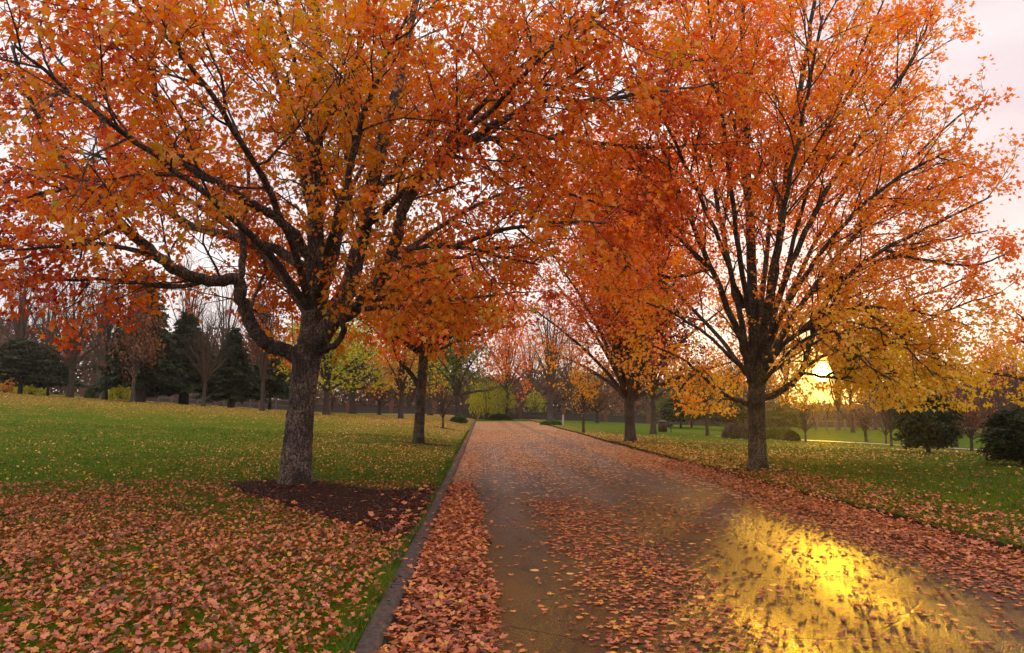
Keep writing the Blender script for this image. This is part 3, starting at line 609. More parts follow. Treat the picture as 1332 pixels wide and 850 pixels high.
# ---- the big left maple
bl = hit(385, 631); DL = bl.dot(FH); print('left base', bl, DL)
def LP_(l): return [P(a, b, DL + c) for a, b, c in l]
tr = [bl + [0, 0, -.12], P(386, 605, DL), P(389, 560, DL), P(394, 505, DL), P(398, 470, DL), P(402, 450, DL)]
pxm = DL / F
trr = np.array([25, 23.5, 22, 20.5, 21.5, 23]) * pxm * .80
limbsL = [
 ([(392, 466, 0), (368, 455, -.1), (345, 446, -.2), (326, 422, -.3), (314, 390, -.4), (308, 364, -.5), (272, 365, -.7), (236, 355, -.9), (200, 330, -1.1), (158, 292, -1.3), (110, 240, -1.6), (70, 190, -1.8), (40, 130, -2.1), (15, 60, -2.3)], 13, 2.2, .42),
 ([(310, 366, -.5), (316, 340, -.4), (316, 300, -.1), (322, 240, .5), (318, 170, 1)], 6, 1.5, .3),
 ([(403, 340, -.2), (385, 305, -.5), (355, 280, -.8), (320, 262, -1.2), (290, 240, -1.5), (257, 226, -1.8), (228, 192, -2.1), (208, 150, -2.4), (200, 90, -2.7), (192, 10, -3)], 9, 1.5, .35),
 ([(405, 360, .2), (370, 330, .5), (308, 309, .8), (250, 294, 1.1), (205, 262, 1.4), (150, 185, 1.9), (110, 120, 2.3), (60, 60, 2.6)], 10, 1.6, .4),
 ([(398, 455, 0), (405, 420, 0), (409, 380, .1), (411, 300, .2), (412, 200, .4), (414, 100, .6), (410, 0, .8), (404, -110, 1)], 18, 3.5, .38),
 ([(404, 450, .1), (420, 380, .4), (437, 320, .6), (448, 260, .8), (458, 180, 1.2), (466, 90, 1.6), (474, -30, 2)], 12, 3, .4),
 ([(412, 452, 0), (432, 412, -.1), (453, 372, -.2), (468, 322, -.2), (480, 258, -.2), (494, 200, -.1), (514, 120, .1), (535, 30, .3), (556, -70, .5)], 17, 3.5, .42),
 ([(436, 418, -.1), (462, 402, -.4), (488, 372, -.7), (505, 338, -.9), (517, 308, -1.1), (522, 276, -1.3), (545, 235, -1.6), (590, 195, -2.0), (640, 165, -2.3), (700, 128, -2.6), (770, 80, -2.9)], 12, 2, .42),
 ([(520, 282, -1.2), (565, 214, -.8), (605, 190, -.4), (640, 180, 0), (720, 180, .5), (790, 188, .9), (850, 192, 1.2), (915, 188, 1.4)], 7, 1.6, .2),
 ([(415, 458, 0), (438, 447, -.3), (447, 432, -.5), (446, 416, -.7), (458, 402, -.9), (480, 392, -1.2), (515, 380, -1.6), (560, 362, -2), (600, 358, -2.3)], 6, 1, .45),
 ([(508, 335, -.9), (545, 322, -1.1), (590, 322, -1.3), (640, 330, -1.5), (700, 345, -1.7)], 4.5, 1, .2),
 ([(410, 310, .2), (388, 200, .3), (362, 110, .5), (330, 30, .7), (300, -60, 1)], 7, 2, .3),
 ([(414, 240, .3), (395, 150, -.5), (385, 90, -1.2), (360, 0, -2)], 6, 2, .3),
 ([(480, 260, -.2), (560, 170, .9), (640, 80, 1.9), (720, 10, 2.8)], 7, 2, .3),
 ([(410, 400, 0), (425, 330, -1.2), (450, 240, -2.4), (480, 130, -3.4), (530, 20, -4.2)], 7, 1.5, .4),
 ([(404, 400, 0), (380, 320, -1.4), (330, 210, -3), (250, 90, -4.4), (160, -20, -5.2)], 7, 1.5, .42),
 ([(402, 405, 0), (350, 330, -1.6), (250, 240, -3.4), (130, 150, -4.8), (20, 60, -5.6)], 7, 1.5, .45),
 ([(412, 400, .3), (440, 300, 2), (480, 200, 3.6), (540, 120, 5)], 8, 2, .35),
 ([(400, 400, .3), (340, 330, 1.8), (260, 270, 3.2), (170, 220, 4.4), (80, 190, 5.2)], 8, 2, .4),
 ([(500, 350, 0), (580, 290, 1.6), (660, 250, 3), (730, 240, 4.2)], 6, 1.5, .3),
 ([(470, 300, -.3), (560, 220, -1.8), (660, 120, -3.2), (760, 20, -4.4)], 7, 1.5, .35),
 ([(540, 240, -1.6), (640, 120, -2.6), (760, 30, -3.2), (880, -40, -3.6)], 5, 1.5, .2),
 ([(405, 420, 0), (416, 385, 1.4), (425, 340, 3), (432, 290, 4.4)], 6, 1, .3),
 ([(402, 420, 0), (385, 390, 1.4), (360, 360, 3), (330, 340, 4.6)], 5, 1, .3),
 ([(410, 430, 0), (440, 400, 1.6), (480, 370, 3.2), (520, 350, 4.8)], 5, 1, .3),
 ([(410, 300, .2), (418, 275, -.5), (424, 250, -1.1), (426, 230, -1.6)], 2.5, .8, .05),
 ([(405, 420, 0), (416, 400, -.5), (428, 375, -.9), (436, 350, -1.2)], 2.2, .8, .3),
 ([(470, 320, -.2), (480, 290, -.8), (488, 250, -1.5), (500, 215, -2.1)], 3, .8, .1),
 ([(412, 200, .4), (430, 150, -.8), (455, 100, -1.8), (480, 40, -2.6)], 4, 1, .15),
 ([(320, 420, -.3), (330, 390, .8), (345, 350, 1.8), (350, 300, 2.6)], 4, 1, .2),
 ([(110, 240, -1.6), (60, 250, -1.8), (0, 270, -2.1), (-70, 280, -2.5)], 4, 1.5, .1),
 ([(272, 365, -.7), (225, 374, -1.0), (170, 366, -1.4), (100, 364, -1.8), (30, 364, -2.1), (-40, 362, -2.4)], 4, 1, .12),
 ([(200, 330, -1.1), (130, 318, -2), (60, 322, -2.8), (-20, 328, -3.4)], 4, 1, .15),
 ([(458, 402, -.9), (500, 400, -.2), (560, 392, .8), (630, 385, 1.8), (690, 380, 2.6)], 5, 1, .2),
 ([(590, 322, -1.3), (650, 300, -2.2), (720, 290, -3), (790, 290, -3.6)], 4, 1, .1),
 ([(640, 180, 0), (700, 230, .4), (770, 262, .8), (840, 280, 1)], 4, 1, .1),
 ([(720, 180, .5), (790, 130, .5), (870, 90, .4), (950, 70, .3)], 4, 1, .1),
 ([(488, 372, -.7), (540, 345, .6), (600, 335, 1.8), (665, 320, 2.8), (730, 310, 3.6)], 5, 1, .25),
 ([(700, 128, -2.6), (770, 130, -2.2), (850, 120, -1.8), (930, 110, -1.5)], 4, 1, .1),
 ([(160, 292, -1.3), (100, 320, -1), (30, 335, -.6), (-50, 345, -.3)], 4, 1.5, .15),
]
limbsL = [(LP_(p), a * pxm * .72, b * pxm * .6, s) for p, a, b, s in limbsL]
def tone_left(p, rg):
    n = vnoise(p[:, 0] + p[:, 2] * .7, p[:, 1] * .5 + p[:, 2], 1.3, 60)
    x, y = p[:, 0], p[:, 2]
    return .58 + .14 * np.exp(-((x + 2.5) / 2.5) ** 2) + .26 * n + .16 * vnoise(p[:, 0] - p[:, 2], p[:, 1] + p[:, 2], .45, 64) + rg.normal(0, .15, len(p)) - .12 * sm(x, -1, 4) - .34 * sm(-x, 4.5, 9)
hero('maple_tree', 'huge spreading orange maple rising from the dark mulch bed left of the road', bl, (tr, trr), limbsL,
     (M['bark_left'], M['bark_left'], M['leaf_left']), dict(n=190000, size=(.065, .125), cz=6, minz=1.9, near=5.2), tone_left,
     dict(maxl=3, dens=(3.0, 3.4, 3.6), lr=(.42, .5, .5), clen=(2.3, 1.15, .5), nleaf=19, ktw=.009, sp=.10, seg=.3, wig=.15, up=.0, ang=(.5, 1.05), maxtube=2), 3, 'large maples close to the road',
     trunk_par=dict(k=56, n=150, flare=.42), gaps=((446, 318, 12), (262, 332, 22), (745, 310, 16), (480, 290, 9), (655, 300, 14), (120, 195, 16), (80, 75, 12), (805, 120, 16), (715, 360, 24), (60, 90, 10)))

# ---- the right maple
br = right_base; DR = br.dot(FH); print('right base', br, DR); pm = DR / F
def RP_(l): return [P(a, b, DR + c) for a, b, c in l]
trR = [br + [0, 0, -.12], P(986, 595, DR), P(985, 565, DR), P(984, 535, DR), P(983, 515, DR), P(984, 500, DR)]
trRr = np.array([14.5, 13.8, 13, 12.6, 13.4, 13]) * pm * .8
limbsR = [
 ([(984, 508, 0), (984, 450, 0), (980, 400, .1), (976, 320, .2), (972, 230, .4), (968, 140, .6), (966, 40, .8), (962, -80, 1)], 12, 2.5, .35),
 ([(988, 500, 0), (996, 440, -.1), (1004, 380, -.2), (1014, 310, -.3), (1024, 220, -.4), (1040, 120, -.5), (1058, 10, -.5), (1075, -90, -.5)], 9, 2, .35),
 ([(990, 470, 0), (1010, 400, -.3), (1035, 330, -.6), (1068, 262, -.8), (1108, 195, -1), (1150, 130, -1.1), (1190, 70, -1.2), (1215, 10, -1.2)], 7, 1.5, .35),
 ([(990, 480, 0), (1015, 440, .4), (1050, 385, .9), (1100, 320, 1.4), (1160, 240, 1.8), (1220, 175, 2.1), (1280, 130, 2.3)], 6.5, 1.4, .35),
 ([(990, 520, 0), (1010, 512, -.1), (1032, 497, -.2), (1045, 478, -.3), (1052, 450, -.4), (1064, 412, -.5), (1095, 368, -.7), (1150, 325, -1), (1220, 290, -1.2), (1290, 255, -1.4)], 6.5, 1.2, .35),
 ([(1040, 484, -.3), (1075, 490, -.6), (1110, 492, -.9), (1150, 488, -1.1), (1205, 478, -1.3), (1260, 470, -1.5)], 3, .8, .2),
 ([(992, 490, 0), (1030, 440, -.8), (1080, 420, -1.4), (1130, 425, -2.0), (1180, 455, -2.4), (1215, 490, -2.6)], 4, .8, .35),
 ([(1100, 470, -.6), (1160, 445, -1.0), (1210, 415, -1.3), (1255, 395, -1.5), (1305, 380, -1.6)], 3, .8, .1),
 ([(992, 470, 0), (1060, 420, 1), (1130, 400, 1.8), (1200, 385, 2.4), (1280, 350, 3)], 5, 1, .3),
 ([(978, 500, 0), (968, 455, -.1), (950, 410, -.3), (925, 350, -.5), (900, 290, -.8), (875, 230, -1), (850, 160, -1.3)], 7.5, 1.5, .38),
 ([(978, 480, .1), (962, 410, .4), (948, 340, .7), (932, 260, 1), (915, 170, 1.3), (900, 80, 1.6), (890, -20, 1.8)], 6.5, 1.5, .38),
 ([(980, 470, -.1), (974, 400, -.6), (958, 300, -1.2), (945, 200, -1.7), (930, 90, -2.2), (918, -20, -2.6)], 6, 1.5, .38),
 ([(975, 525, 0), (950, 518, -.2), (928, 502, -.4), (908, 484, -.6), (885, 466, -.8), (850, 450, -1)], 4.5, 1, .3),
 ([(974, 490, 0), (940, 455, -.6), (905, 425, -1.2), (870, 405, -1.8), (830, 390, -2.3)], 4, 1, .35),
 ([(974, 490, .1), (935, 440, 1), (890, 390, 1.8), (840, 350, 2.6), (790, 320, 3.2)], 5, 1, .35),
 ([(986, 480, .1), (990, 400, .9), (1000, 300, 1.9), (1012, 190, 2.8), (1024, 70, 3.5)], 7, 1.5, .38),
 ([(988, 470, -.1), (1000, 380, -1.1), (1020, 270, -2.2), (1045, 150, -3.1), (1070, 20, -3.8)], 6, 1.5, .38),
 ([(992, 470, .1), (1030, 380, 1.6), (1080, 280, 2.8), (1140, 180, 3.8), (1200, 80, 4.4)], 6, 1.4, .36),
 ([(990, 460, -.1), (1040, 370, -1.4), (1100, 290, -2.4), (1170, 230, -3.2), (1250, 190, -3.8)], 5.5, 1.3, .38),
 ([(1020, 360, -.4), (1060, 220, -.2), (1110, 110, 0), (1160, 20, .2)], 4.5, 1.2, .2),
 ([(1040, 400, .8), (1120, 300, .8), (1200, 250, .7), (1300, 215, .6)], 4, 1, .2),
 ([(925, 350, -.5), (870, 300, -.2), (820, 260, .2), (775, 235, .6)], 4, 1, .2),
 ([(968, 400, -.3), (930, 300, -1.6), (880, 190, -2.8), (830, 90, -3.6)], 5, 1.2, .3),
 ([(980, 300, .3), (960, 180, 1.2), (930, 60, 2), (900, -40, 2.6)], 5, 1.2, .2),
 ([(1064, 412, -.5), (1120, 400, -1.2), (1190, 405, -1.9), (1260, 425, -2.3)], 3.5, 1, .1),
 ([(988, 500, 0), (1000, 470, 1.5), (1018, 430, 3), (1040, 385, 4.4)], 5, 1, .3),
 ([(988, 505, 0), (1010, 480, 1.6), (1045, 455, 3.2), (1085, 440, 4.8)], 4, 1, .3),
 ([(986, 500, 0), (975, 470, 1.6), (955, 430, 3.2), (930, 400, 4.6)], 4, 1, .3),
 ([(990, 500, 0), (1015, 470, -1.2), (1050, 440, -2.4), (1090, 430, -3.4)], 4, 1, .35),
 ([(1052, 450, -.4), (1080, 440, .2), (1110, 450, .8), (1150, 470, 1.3)], 3, 1, .1),
 ([(1095, 368, -.7), (1085, 400, -1.2), (1090, 440, -1.6), (1100, 465, -1.8)], 2.5, .8, .1),
 ([(1075, 490, -.6), (1100, 480, .4), (1140, 478, 1.2), (1190, 470, 2)], 2.5, .8, .05),
 ([(1080, 420, -1.4), (1100, 450, -2.0), (1130, 475, -2.5), (1160, 495, -2.8)], 2.5, .8, .1),
 ([(1060, 430, .6), (1090, 420, 1.4), (1130, 440, 2.2), (1170, 450, 2.8)], 3, .8, .1),
 ([(1120, 400, -1.2), (1160, 430, -1.6), (1200, 460, -1.9), (1250, 480, -2.1)], 2.5, .8, .1),
 ([(1110, 492, -.9), (1160, 505, -1.6), (1200, 505, -2.0), (1235, 515, -2.2)], 2.5, .8, .1),
 ([(1045, 478, -.3), (1090, 455, .6), (1150, 440, 1.4), (1220, 440, 2)], 3.5, 1, .15),
 ([(1150, 325, -1), (1210, 340, -1.4), (1270, 345, -1.7), (1310, 330, -1.9)], 3.5, 1, .1),
 ([(1030, 440, .5), (1080, 400, 1.6), (1150, 370, 2.6), (1230, 340, 3.4)], 4, 1, .2),
 ([(1050, 385, .9), (1120, 350, .2), (1200, 320, -.4), (1285, 300, -.8)], 4, 1, .2),
 ([(908, 484, -.6), (890, 500, -1), (880, 520, -1.3), (900, 530, -1.6)], 2.5, .8, .1),
 ([(950, 518, -.2), (930, 525, -1), (915, 535, -1.4)], 2.5, .8, .3),
 ([(925, 350, -.5), (870, 360, -1.2), (820, 350, -1.8), (770, 330, -2.3)], 4, 1, .15),
 ([(875, 230, -1), (820, 220, -1.5), (770, 225, -1.9)], 4, 1, .1),
 ([(1060, 200, -.8), (1110, 90, -1.8), (1150, 0, -2.4)], 4, 1.2, .1),
]
limbsR = [(RP_(p), a * pm * .62, b * pm * .6, s) for p, a, b, s in limbsR]
def in_right(p):
    dx, dy = p[0] - br[0], p[1] - br[1]; q = math.hypot(dx, dy); a = math.atan2(dy, dx)
    lim = np.interp(p[2], [0, 2, 4, 5.2, 7, 8.1, 9.5, 10.5, 12.5, 15], [5.5, 6.2, 6.3, 5.3, 6.3, 6.7, 6.3, 5.7, 3.9, 1]) * (1 + .07 * math.sin(5 * a + p[2] * 2) + .05 * math.sin(p[2] * 5))
    return q < lim
def tone_right(p, rg):
    z = p[:, 2]; n = vnoise(p[:, 0] * .8 + z * .5, p[:, 1] + z, 1.5, 61)
    return .55 + .15 * n + .14 * vnoise(p[:, 0] - p[:, 2], p[:, 1] + p[:, 2], .5, 65) + .36 * (1 - sm(z, 2.2, 5.5)) + rg.normal(0, .13, len(p)) - .10 * sm(br[0] - p[:, 0], 0, 4)
hero('maple_tree', 'tall orange maple with many upswept branches right of the road beside the low sun', br, (trR, trRr), limbsR,
     (M['bark_right'], M['bark_right'], M['leaf_right']), dict(n=200000, size=(.068, .125), cz=6, minz=1.5), tone_right,
     dict(maxl=3, dens=(2.6, 3.2, 3.4), lr=(.42, .5, .5), clen=(2.4, 1.1, .5), nleaf=23, inside=in_right, ktw=.008, sp=.10, seg=.32, wig=.10, up=.03, ang=(.4, .85), maxtube=2), 5, 'large maples close to the road',
     trunk_par=dict(k=40, n=110, flare=.5), tmpl=LEAF_B, gaps=((1070, 483, 17), (1052, 428, 12), (925, 260, 14)))

# ---- medium maples grown procedurally from a fork
def mid_tree(name, label, base, D, H, R0, fork, mats, seed, group, nleaf, size, ncl=16, tone=None, spread=(.5, 1.15), tr_r=.2, extra=(), lean=(0, 0), gp={}, tmpl=LEAF_B, keep=None, low=.16):
    rg = np.random.RandomState(seed); base = np.array(base); f = base + [lean[0], lean[1], fork]
    trunk = ([base + [0, 0, -.1], base * .6 + f * .4, f, f + [0, 0, .15]], [tr_r * 1.08, tr_r * .95, tr_r * .95, tr_r * .8])
    L = []
    for c in range(ncl):
        a = c * 2.4 + rg.uniform(-.3, .3); u = (c + .5) / ncl; el = low + (1.45 - low) * u ** .8
        hz = math.cos(el) * R0 * rg.uniform(.85, 1.1); vz = math.sin(el) * (H - fork) * rg.uniform(.85, 1.05); d = np.array([math.cos(a) * hz, math.sin(a) * hz, vz])
        q = [f + [0, 0, -.1], f + d * np.array([.25, .25, .33]), f + d * np.array([.6, .6, .68]), f + d]
        L.append((q, tr_r * rg.uniform(.32, .5), .012, .28))
    for p, a in extra: L.append((p, a, .015, .3))
    gpp = dict(maxl=2, dens=(2.6, 3.2), lr=(.42, .5), clen=(1.9, .8), nleaf=24, ktw=.008, sp=.17, seg=.45, wig=.12, up=.02, maxtube=2); gpp.update(gp)
    lp = dict(n=nleaf, size=size, cz=H * .45, minz=fork * .55)
    if keep: lp['keep'] = keep
    return hero(name, label, base, trunk, L, mats, lp, tone or (lambda p, r: .5 + .2 * vnoise(p[:, 0] + p[:, 2], p[:, 1] + p[:, 2], 1.2, seed) + r.normal(0, .17, len(p))), gpp, seed, group, trunk_par=dict(k=24, n=50, flare=.4), tmpl=tmpl)
d5 = b545.dot(FH); s5 = d5 / F; print('545', b545, d5)
mid_tree('maple_tree', 'smaller orange maple with a dark forked trunk beside the kerb behind the mulch bed', b545, d5, 258 * s5, 146 * s5, 112 * s5,
         (M['bark_right'], M['bark_right'], M['leaf_orange']), 21, 'mid distance maples', 42000, (.10, .17), 30, lean=(.15, 0), tr_r=6.6 * s5, low=.24,
         extra=[([P(545, 505, d5), P(533, 484, d5 - .1), P(520, 470, d5 - .2), P(512, 452, d5 - .4), P(508, 420, d5 - .6)], .10)],
         tone=lambda p, r: .45 + .18 * vnoise(p[:, 0] + p[:, 2], p[:, 1] + p[:, 2], 1., 77) + r.normal(0, .15, len(p)))
d8 = b820.dot(FH); s8 = d8 / F; print('820', b820, d8)
mid_tree('maple_tree', 'broad orange and gold maple with forked grey trunk on the right verge in mid distance', b820, d8, 395 * s8, 152 * s8, 54 * s8,
         (M['bark_far'], M['bark_far'], M['leaf_orange']), 22, 'mid distance maples', 46000, (.11, .18), 36, tr_r=6.8 * s8, low=.12,
         tone=lambda p, r: .5 + .2 * vnoise(p[:, 0] + p[:, 2], p[:, 1] + p[:, 2], 1.6, 78) + .45 * (1 - sm(p[:, 2], 2.5, 6)) + r.normal(0, .13, len(p)) - 1.6 * np.exp(-(((p[:, 0] - b820[0] - 2.0) / 1.5) ** 2 + ((p[:, 2] - 4.4) / 1.6) ** 2) ** 2) * (.75 + .4 * vnoise(p[:, 0], p[:, 1] + p[:, 2], .6, 9)))
# off-frame maple whose crown comes in from the right edge
bo = P(1425, 600, 19.5); bo[2] = h(bo[0], bo[1])
mid_tree('maple_tree', 'maple reaching in from the right picture edge with drooping orange branches', bo, 0, 5.2, 3.3, 1.9,
         (M['bark_right'], M['bark_right'], M['leaf_right']), 23, 'mid distance maples', 11000, (.10, .15), 16, tr_r=.2, low=.15, tone=lambda p, r: .5 + .4 * (1 - sm(p[:, 2], 2, 4)) + r.normal(0, .12, len(p)))

# ------------------------------------------------------------------ prototypes for the trees further off
def local_tree(seed, H, Rr, fork, ncl, gp, tr_r, low=.1, shape='round', nmax=9000):
    rg = np.random.RandomState(seed); g = Grow(seed, **gp); f = np.array([0, 0, fork])
    tm = MB(); tz = np.linspace(0, 1, 9); tp = np.c_[.04 * np.sin(tz * 3 + seed) * H / 8, .04 * np.cos(tz * 2 + seed) * H / 8 - .04 * math.cos(seed) * H / 8, tz * fork * 1.08]
    tp[:, :2] -= tp[0, :2]
    f = tp[-1].copy(); tm.tube(tp, tr_r * (1 + .55 * np.exp(-tz * fork / .25) - .2 * tz), 12, rough=.1, seed=seed)
    for c in range(ncl):
        a = c * 2.4 + rg.uniform(-.3, .3); u = (c + .5) / ncl; el = low + (1.5 - low) * u ** .85
        if shape == 'round': hz = math.cos(el) * Rr; vz = math.sin(el) * (H - fork)
        else: hz = Rr * (1 - u) ** .8; vz = (H - fork) * u
        hz *= rg.uniform(.8, 1.12); vz *= rg.uniform(.85, 1.08); d = np.array([math.cos(a) * hz, math.sin(a) * hz, vz])
        g.limb([f + [0, 0, -.1], f + d * [.22, .22, .35], f + d * [.6, .6, .7], f + d], tr_r * rg.uniform(.35, .55), .012, .25, wob=.04, sub=4)
    g.flush(); return tm, g, rg
PROTO = {}
def reg(kind, parts): PROTO[kind] = parts      # [(part name, mesh)]
def leafy(kind, seed, H, Rr, fork, ncl, mat, bark, size=(.18, .32), nmax=8000, low=.1, nleaf=14, tmpl=LEAF_B, sp=.3):
    tm, g, rg = local_tree(seed, H, Rr, fork, ncl, dict(maxl=2, dens=(1.3, 1.6), lr=(.42, .5), clen=(2.4, 1.1), nleaf=nleaf, sp=sp, seg=.7, wig=.12, up=.02, maxtube=1), .045 * H * .6, low)
    p, d = g.leaves()
    if len(p) > nmax: s = rg.choice(len(p), nmax, False); p = p[s]; d = d[s]
    tone = np.clip(.5 + .25 * vnoise(p[:, 0] + p[:, 2], p[:, 1] + p[:, 2], 1.3, seed) + rg.normal(0, .2, len(p)), 0, 1)
    cm = crown_mesh('crown', p, norm(p - [0, 0, H * .4]) + norm(d) * .5, rg.uniform(*size, len(p)), tone, tmpl, mat, rg)
    reg(kind, [('trunk', tm.me('trunk', bark)), ('limbs', g.mb.me('limbs', bark)), ('crown', cm)])
leafy('leafy_a', 31, 8, 3.6, 1.9, 16, M['leaf_gold'], M['bark_far'])
leafy('leafy_b', 32, 9, 3.8, 2.0, 18, M['leaf_gold'], M['bark_far'], low=.0)
leafy('leafy_sparse', 33, 8, 2.6, 2.4, 12, M['leaf_gold'], M['bark_far'], nmax=2200, nleaf=7)
# bare trees
def bare(kind, seed, H, Rr, fork, ncl, low=.25, d3=2.4):
    tm, g, rg = local_tree(seed, H, Rr, fork, ncl, dict(maxl=3, dens=(1.5, 2.0, d3), lr=(.45, .5, .5), clen=(2.8, 1.5, .9), nleaf=0, seg=.6, wig=.10, up=.05, ang=(.4, .85), ktw=.008, maxtube=1), .04 * H * .6, low)
    reg(kind, [('trunk', tm.me('trunk', M['bark_far'])), ('crown', g.mb.me('crown', M['twig'], smooth=False))])
bare('bare_a', 41, 9, 3.6, 2.0, 18); bare('bare_b', 42, 10, 3.0, 2.2, 18, .5); bare('bare_c', 43, 6, 3.0, 1.4, 16, .15)
# evergreens: whorls of drooping boughs with sprays of needles
def conifer(kind, seed, H, Rr, base, droop, nb, spray, size, power=1.0, mat='needle', oval=False):
    rg = np.random.RandomState(seed); tm = MB(); z = np.linspace(0, H * .97, 14); tm.tube(np.c_[0 * z, 0 * z, z], (.032 * H) * (1 - z / H * .93) + .012, 10, rough=.08)
    bm_ = MB(); Pp = []; Dd = []
    for k in range(nb):
        u = (k + rg.rand()) / nb; zz = base + (H - base) * u; L = Rr * (math.sqrt(max(0, 1 - (1.62 * u - .66) ** 2)) if oval else (1 - u) ** power) * rg.uniform(.72, 1.1) + .15; a = k * 2.4 + rg.uniform(-.4, .4)
        dr = np.array([math.cos(a), math.sin(a), 0]); t = np.linspace(0, 1, 5)[:, None]
        pts = np.array([0, 0, zz]) + dr * L * t + np.array([0, 0, 1]) * (.10 * L * t - droop * L * t * t)
        bm_.tube(pts, .014 * L * (1 - t[:, 0]) + .008, 4)
        m = int(spray * L) + 4; tt = rg.uniform(.12, 1.03, m) ** .8; w = (.32 * L * (1 - tt * .75) + .12)
        sd = np.array([-dr[1], dr[0], 0]); off = rg.uniform(-1, 1, m)
        q = np.array([0, 0, zz]) + dr * (L * tt)[:, None] + np.array([0, 0, 1.]) * (.10 * L * tt - droop * L * tt ** 2)[:, None] + sd * (off * w)[:, None] + rg.normal(0, .05, (m, 3)) - np.array([0, 0, 1.]) * (np.abs(off) * w * .35)[:, None]
        Pp.append(q); Dd.append(dr[None] * .8 + sd[None] * off[:, None] + np.array([0, 0, -.45]) + rg.normal(0, .25, (m, 3)))
    p = np.concatenate(Pp); d = np.concatenate(Dd); n = len(p); tone = np.clip(.45 + rg.normal(0, .25, n), 0, 1)
    W, Fa, t = leaf_arr(p, d, rg.normal(0, .5, (n, 3)) + [0, 0, .8], rg.uniform(*size, n), tone, LEAF_B)
    reg(kind, [('trunk', tm.me('trunk', M['bark_far'])), ('boughs', bm_.me('boughs', M['bark_far'])), ('crown', mesh('crown', W, [Fa], M[mat], attr=t, smooth=False))])
conifer('spruce', 51, 10, 3.0, 1.5, .35, 90, 55, (.25, .5))
conifer('cedar', 52, 6, 4.2, 1.5, .18, 46, 52, (.22, .45), .6)
conifer('yew', 53, 3, 1.25, .5, .22, 150, 70, (.08, .17), .42, oval=True)
def shrub(kind, seed, mat, n=1800, size=(.10, .2)):
    rg = np.random.RandomState(seed); sm_ = MB(); L = []
    for k in range(16):
        a = k * 2.4; el = rg.uniform(.3, 1.4); d = np.array([math.cos(a) * math.cos(el), math.sin(a) * math.cos(el), math.sin(el) * .8]) * rg.uniform(.8, 1.05)
        sm_.tube([np.zeros(3), d * .5 + [0, 0, .06], d], [.03, .02, .008], 4)
    p = norm(rg.normal(0, 1, (n, 3))); p[:, 2] = np.abs(p[:, 2]); r = rg.uniform(.45, 1.0, n) ** .4 * (1 + .16 * vnoise(p[:, 0] * 3, p[:, 1] * 3 + p[:, 2] * 3, .8, seed)); q = p * r[:, None] * [1, 1, .85] + [0, 0, .08]
    W, Fa, t = leaf_arr(q, p + rg.normal(0, .5, (n, 3)), rg.normal(0, .6, (n, 3)) + [0, 0, .5] + p * .5, rg.uniform(*size, n), np.clip(.5 + .25 * vnoise(q[:, 0] * 3, q[:, 1] * 3, .6, seed) + rg.normal(0, .2, n), 0, 1), LEAF_B)
    reg(kind, [('stems', sm_.me('stems', M['bark_far'])), ('foliage', mesh('foliage', W, [Fa], M[mat], attr=t, smooth=False))])
shrub('shrub', 61, 'shrub'); shrub('shrub_grey', 62, 'shrub_grey')
def willow():
    rg = np.random.RandomState(71); tm = MB(); tm.tube([[0, 0, 0], [.05, 0, 1], [0, .05, 2.2], [0, 0, 3.4]], [.22, .17, .14, .06], 10, rough=.1); g = MB(); Pp = []; Dd = []
    for k in range(150):
        a = rg.uniform(0, 6.28); r = rg.uniform(.2, 1) ** .6 * 2.5; top = np.array([math.cos(a) * r, math.sin(a) * r, 4.6 - .28 * r * r + rg.normal(0, .2)]); L = top[2] - rg.uniform(.4, 2.4)
        if k % 4 == 0: g.tube([[0, 0, 2.2], top * [.5, .5, 1] + [0, 0, -.4], top], [.06, .04, .015], 4)
        e = top * [1.12, 1.12, 1] - [0, 0, max(L, .5)]; g.segs([top], [e], .008, .004); m = 30; t = rg.rand(m)[:, None]; Pp.append(top * (1 - t) + e * t + rg.normal(0, .09, (m, 3))); Dd.append(np.repeat([[0., 0, -1]], m, 0))
    p = np.concatenate(Pp); d = np.concatenate(Dd) + rg.normal(0, .3, (len(p), 3)); n = len(p)
    W, Fa, t = leaf_arr(p, d, rg.normal(0, 1, (n, 3)), rg.uniform(.2, .4, n), np.clip(.6 + rg.normal(0, .22, n), 0, 1), LEAF_N)
    reg('willow', [('trunk', tm.me('trunk', M['bark_far'])), ('limbs', g.me('limbs', M['bark_far'])), ('crown', mesh('crown', W, [Fa], M['leaf_lime'], attr=t, smooth=False))])
willow()
HT = dict(leafy_a=8.3, leafy_b=9.3, leafy_sparse=8.3, bare_a=10, bare_b=11, bare_c=6.8, spruce=10, cedar=6, yew=3, shrub=1, shrub_grey=1, willow=4.9)
RD = dict(leafy_a=4., leafy_b=4.2, leafy_sparse=3, bare_a=4.2, bare_b=3.8, bare_c=3.6, spruce=3, cedar=4.2, yew=1.2, shrub=1.05, shrub_grey=1.05, willow=2.7)
# kind, name, px, base py, top py, half width px, material, label, rotation, fallback distance
first = {}
placed = 0
def plant(kind, name, px, py, top, hw, mat, label, group, dist=None, cat='tree'):
    global placed
    if dist is None: b = hit(px, py)
    else: b = P(px, 500, dist); b[2] = h(b[0], b[1])
    d = b.dot(FH); s = d / F; bp = pix(b)[1]
    H = max((bp - top), 4) * s; Rr = hw * s; loc = b - [0, 0, .06]
    root = empty(name, loc, label, cat, group); placed += 1
    root.rotation_euler = (0, 0, placed * 1.3); root.scale = (Rr / RD[kind], Rr / RD[kind], H / HT[kind])
    for nm, me in PROTO[kind]:
        o = obj(nm, me, root)
        if mat and nm in ('crown', 'foliage') :
            o.material_slots[0].link = 'OBJECT'; o.material_slots[0].material = M[mat]
    return root
GB = 'bare trees beyond the lawns'; GE = 'dark evergreens at the park edge'; GA = 'autumn trees in the background'; GS = 'shrubs in the park'
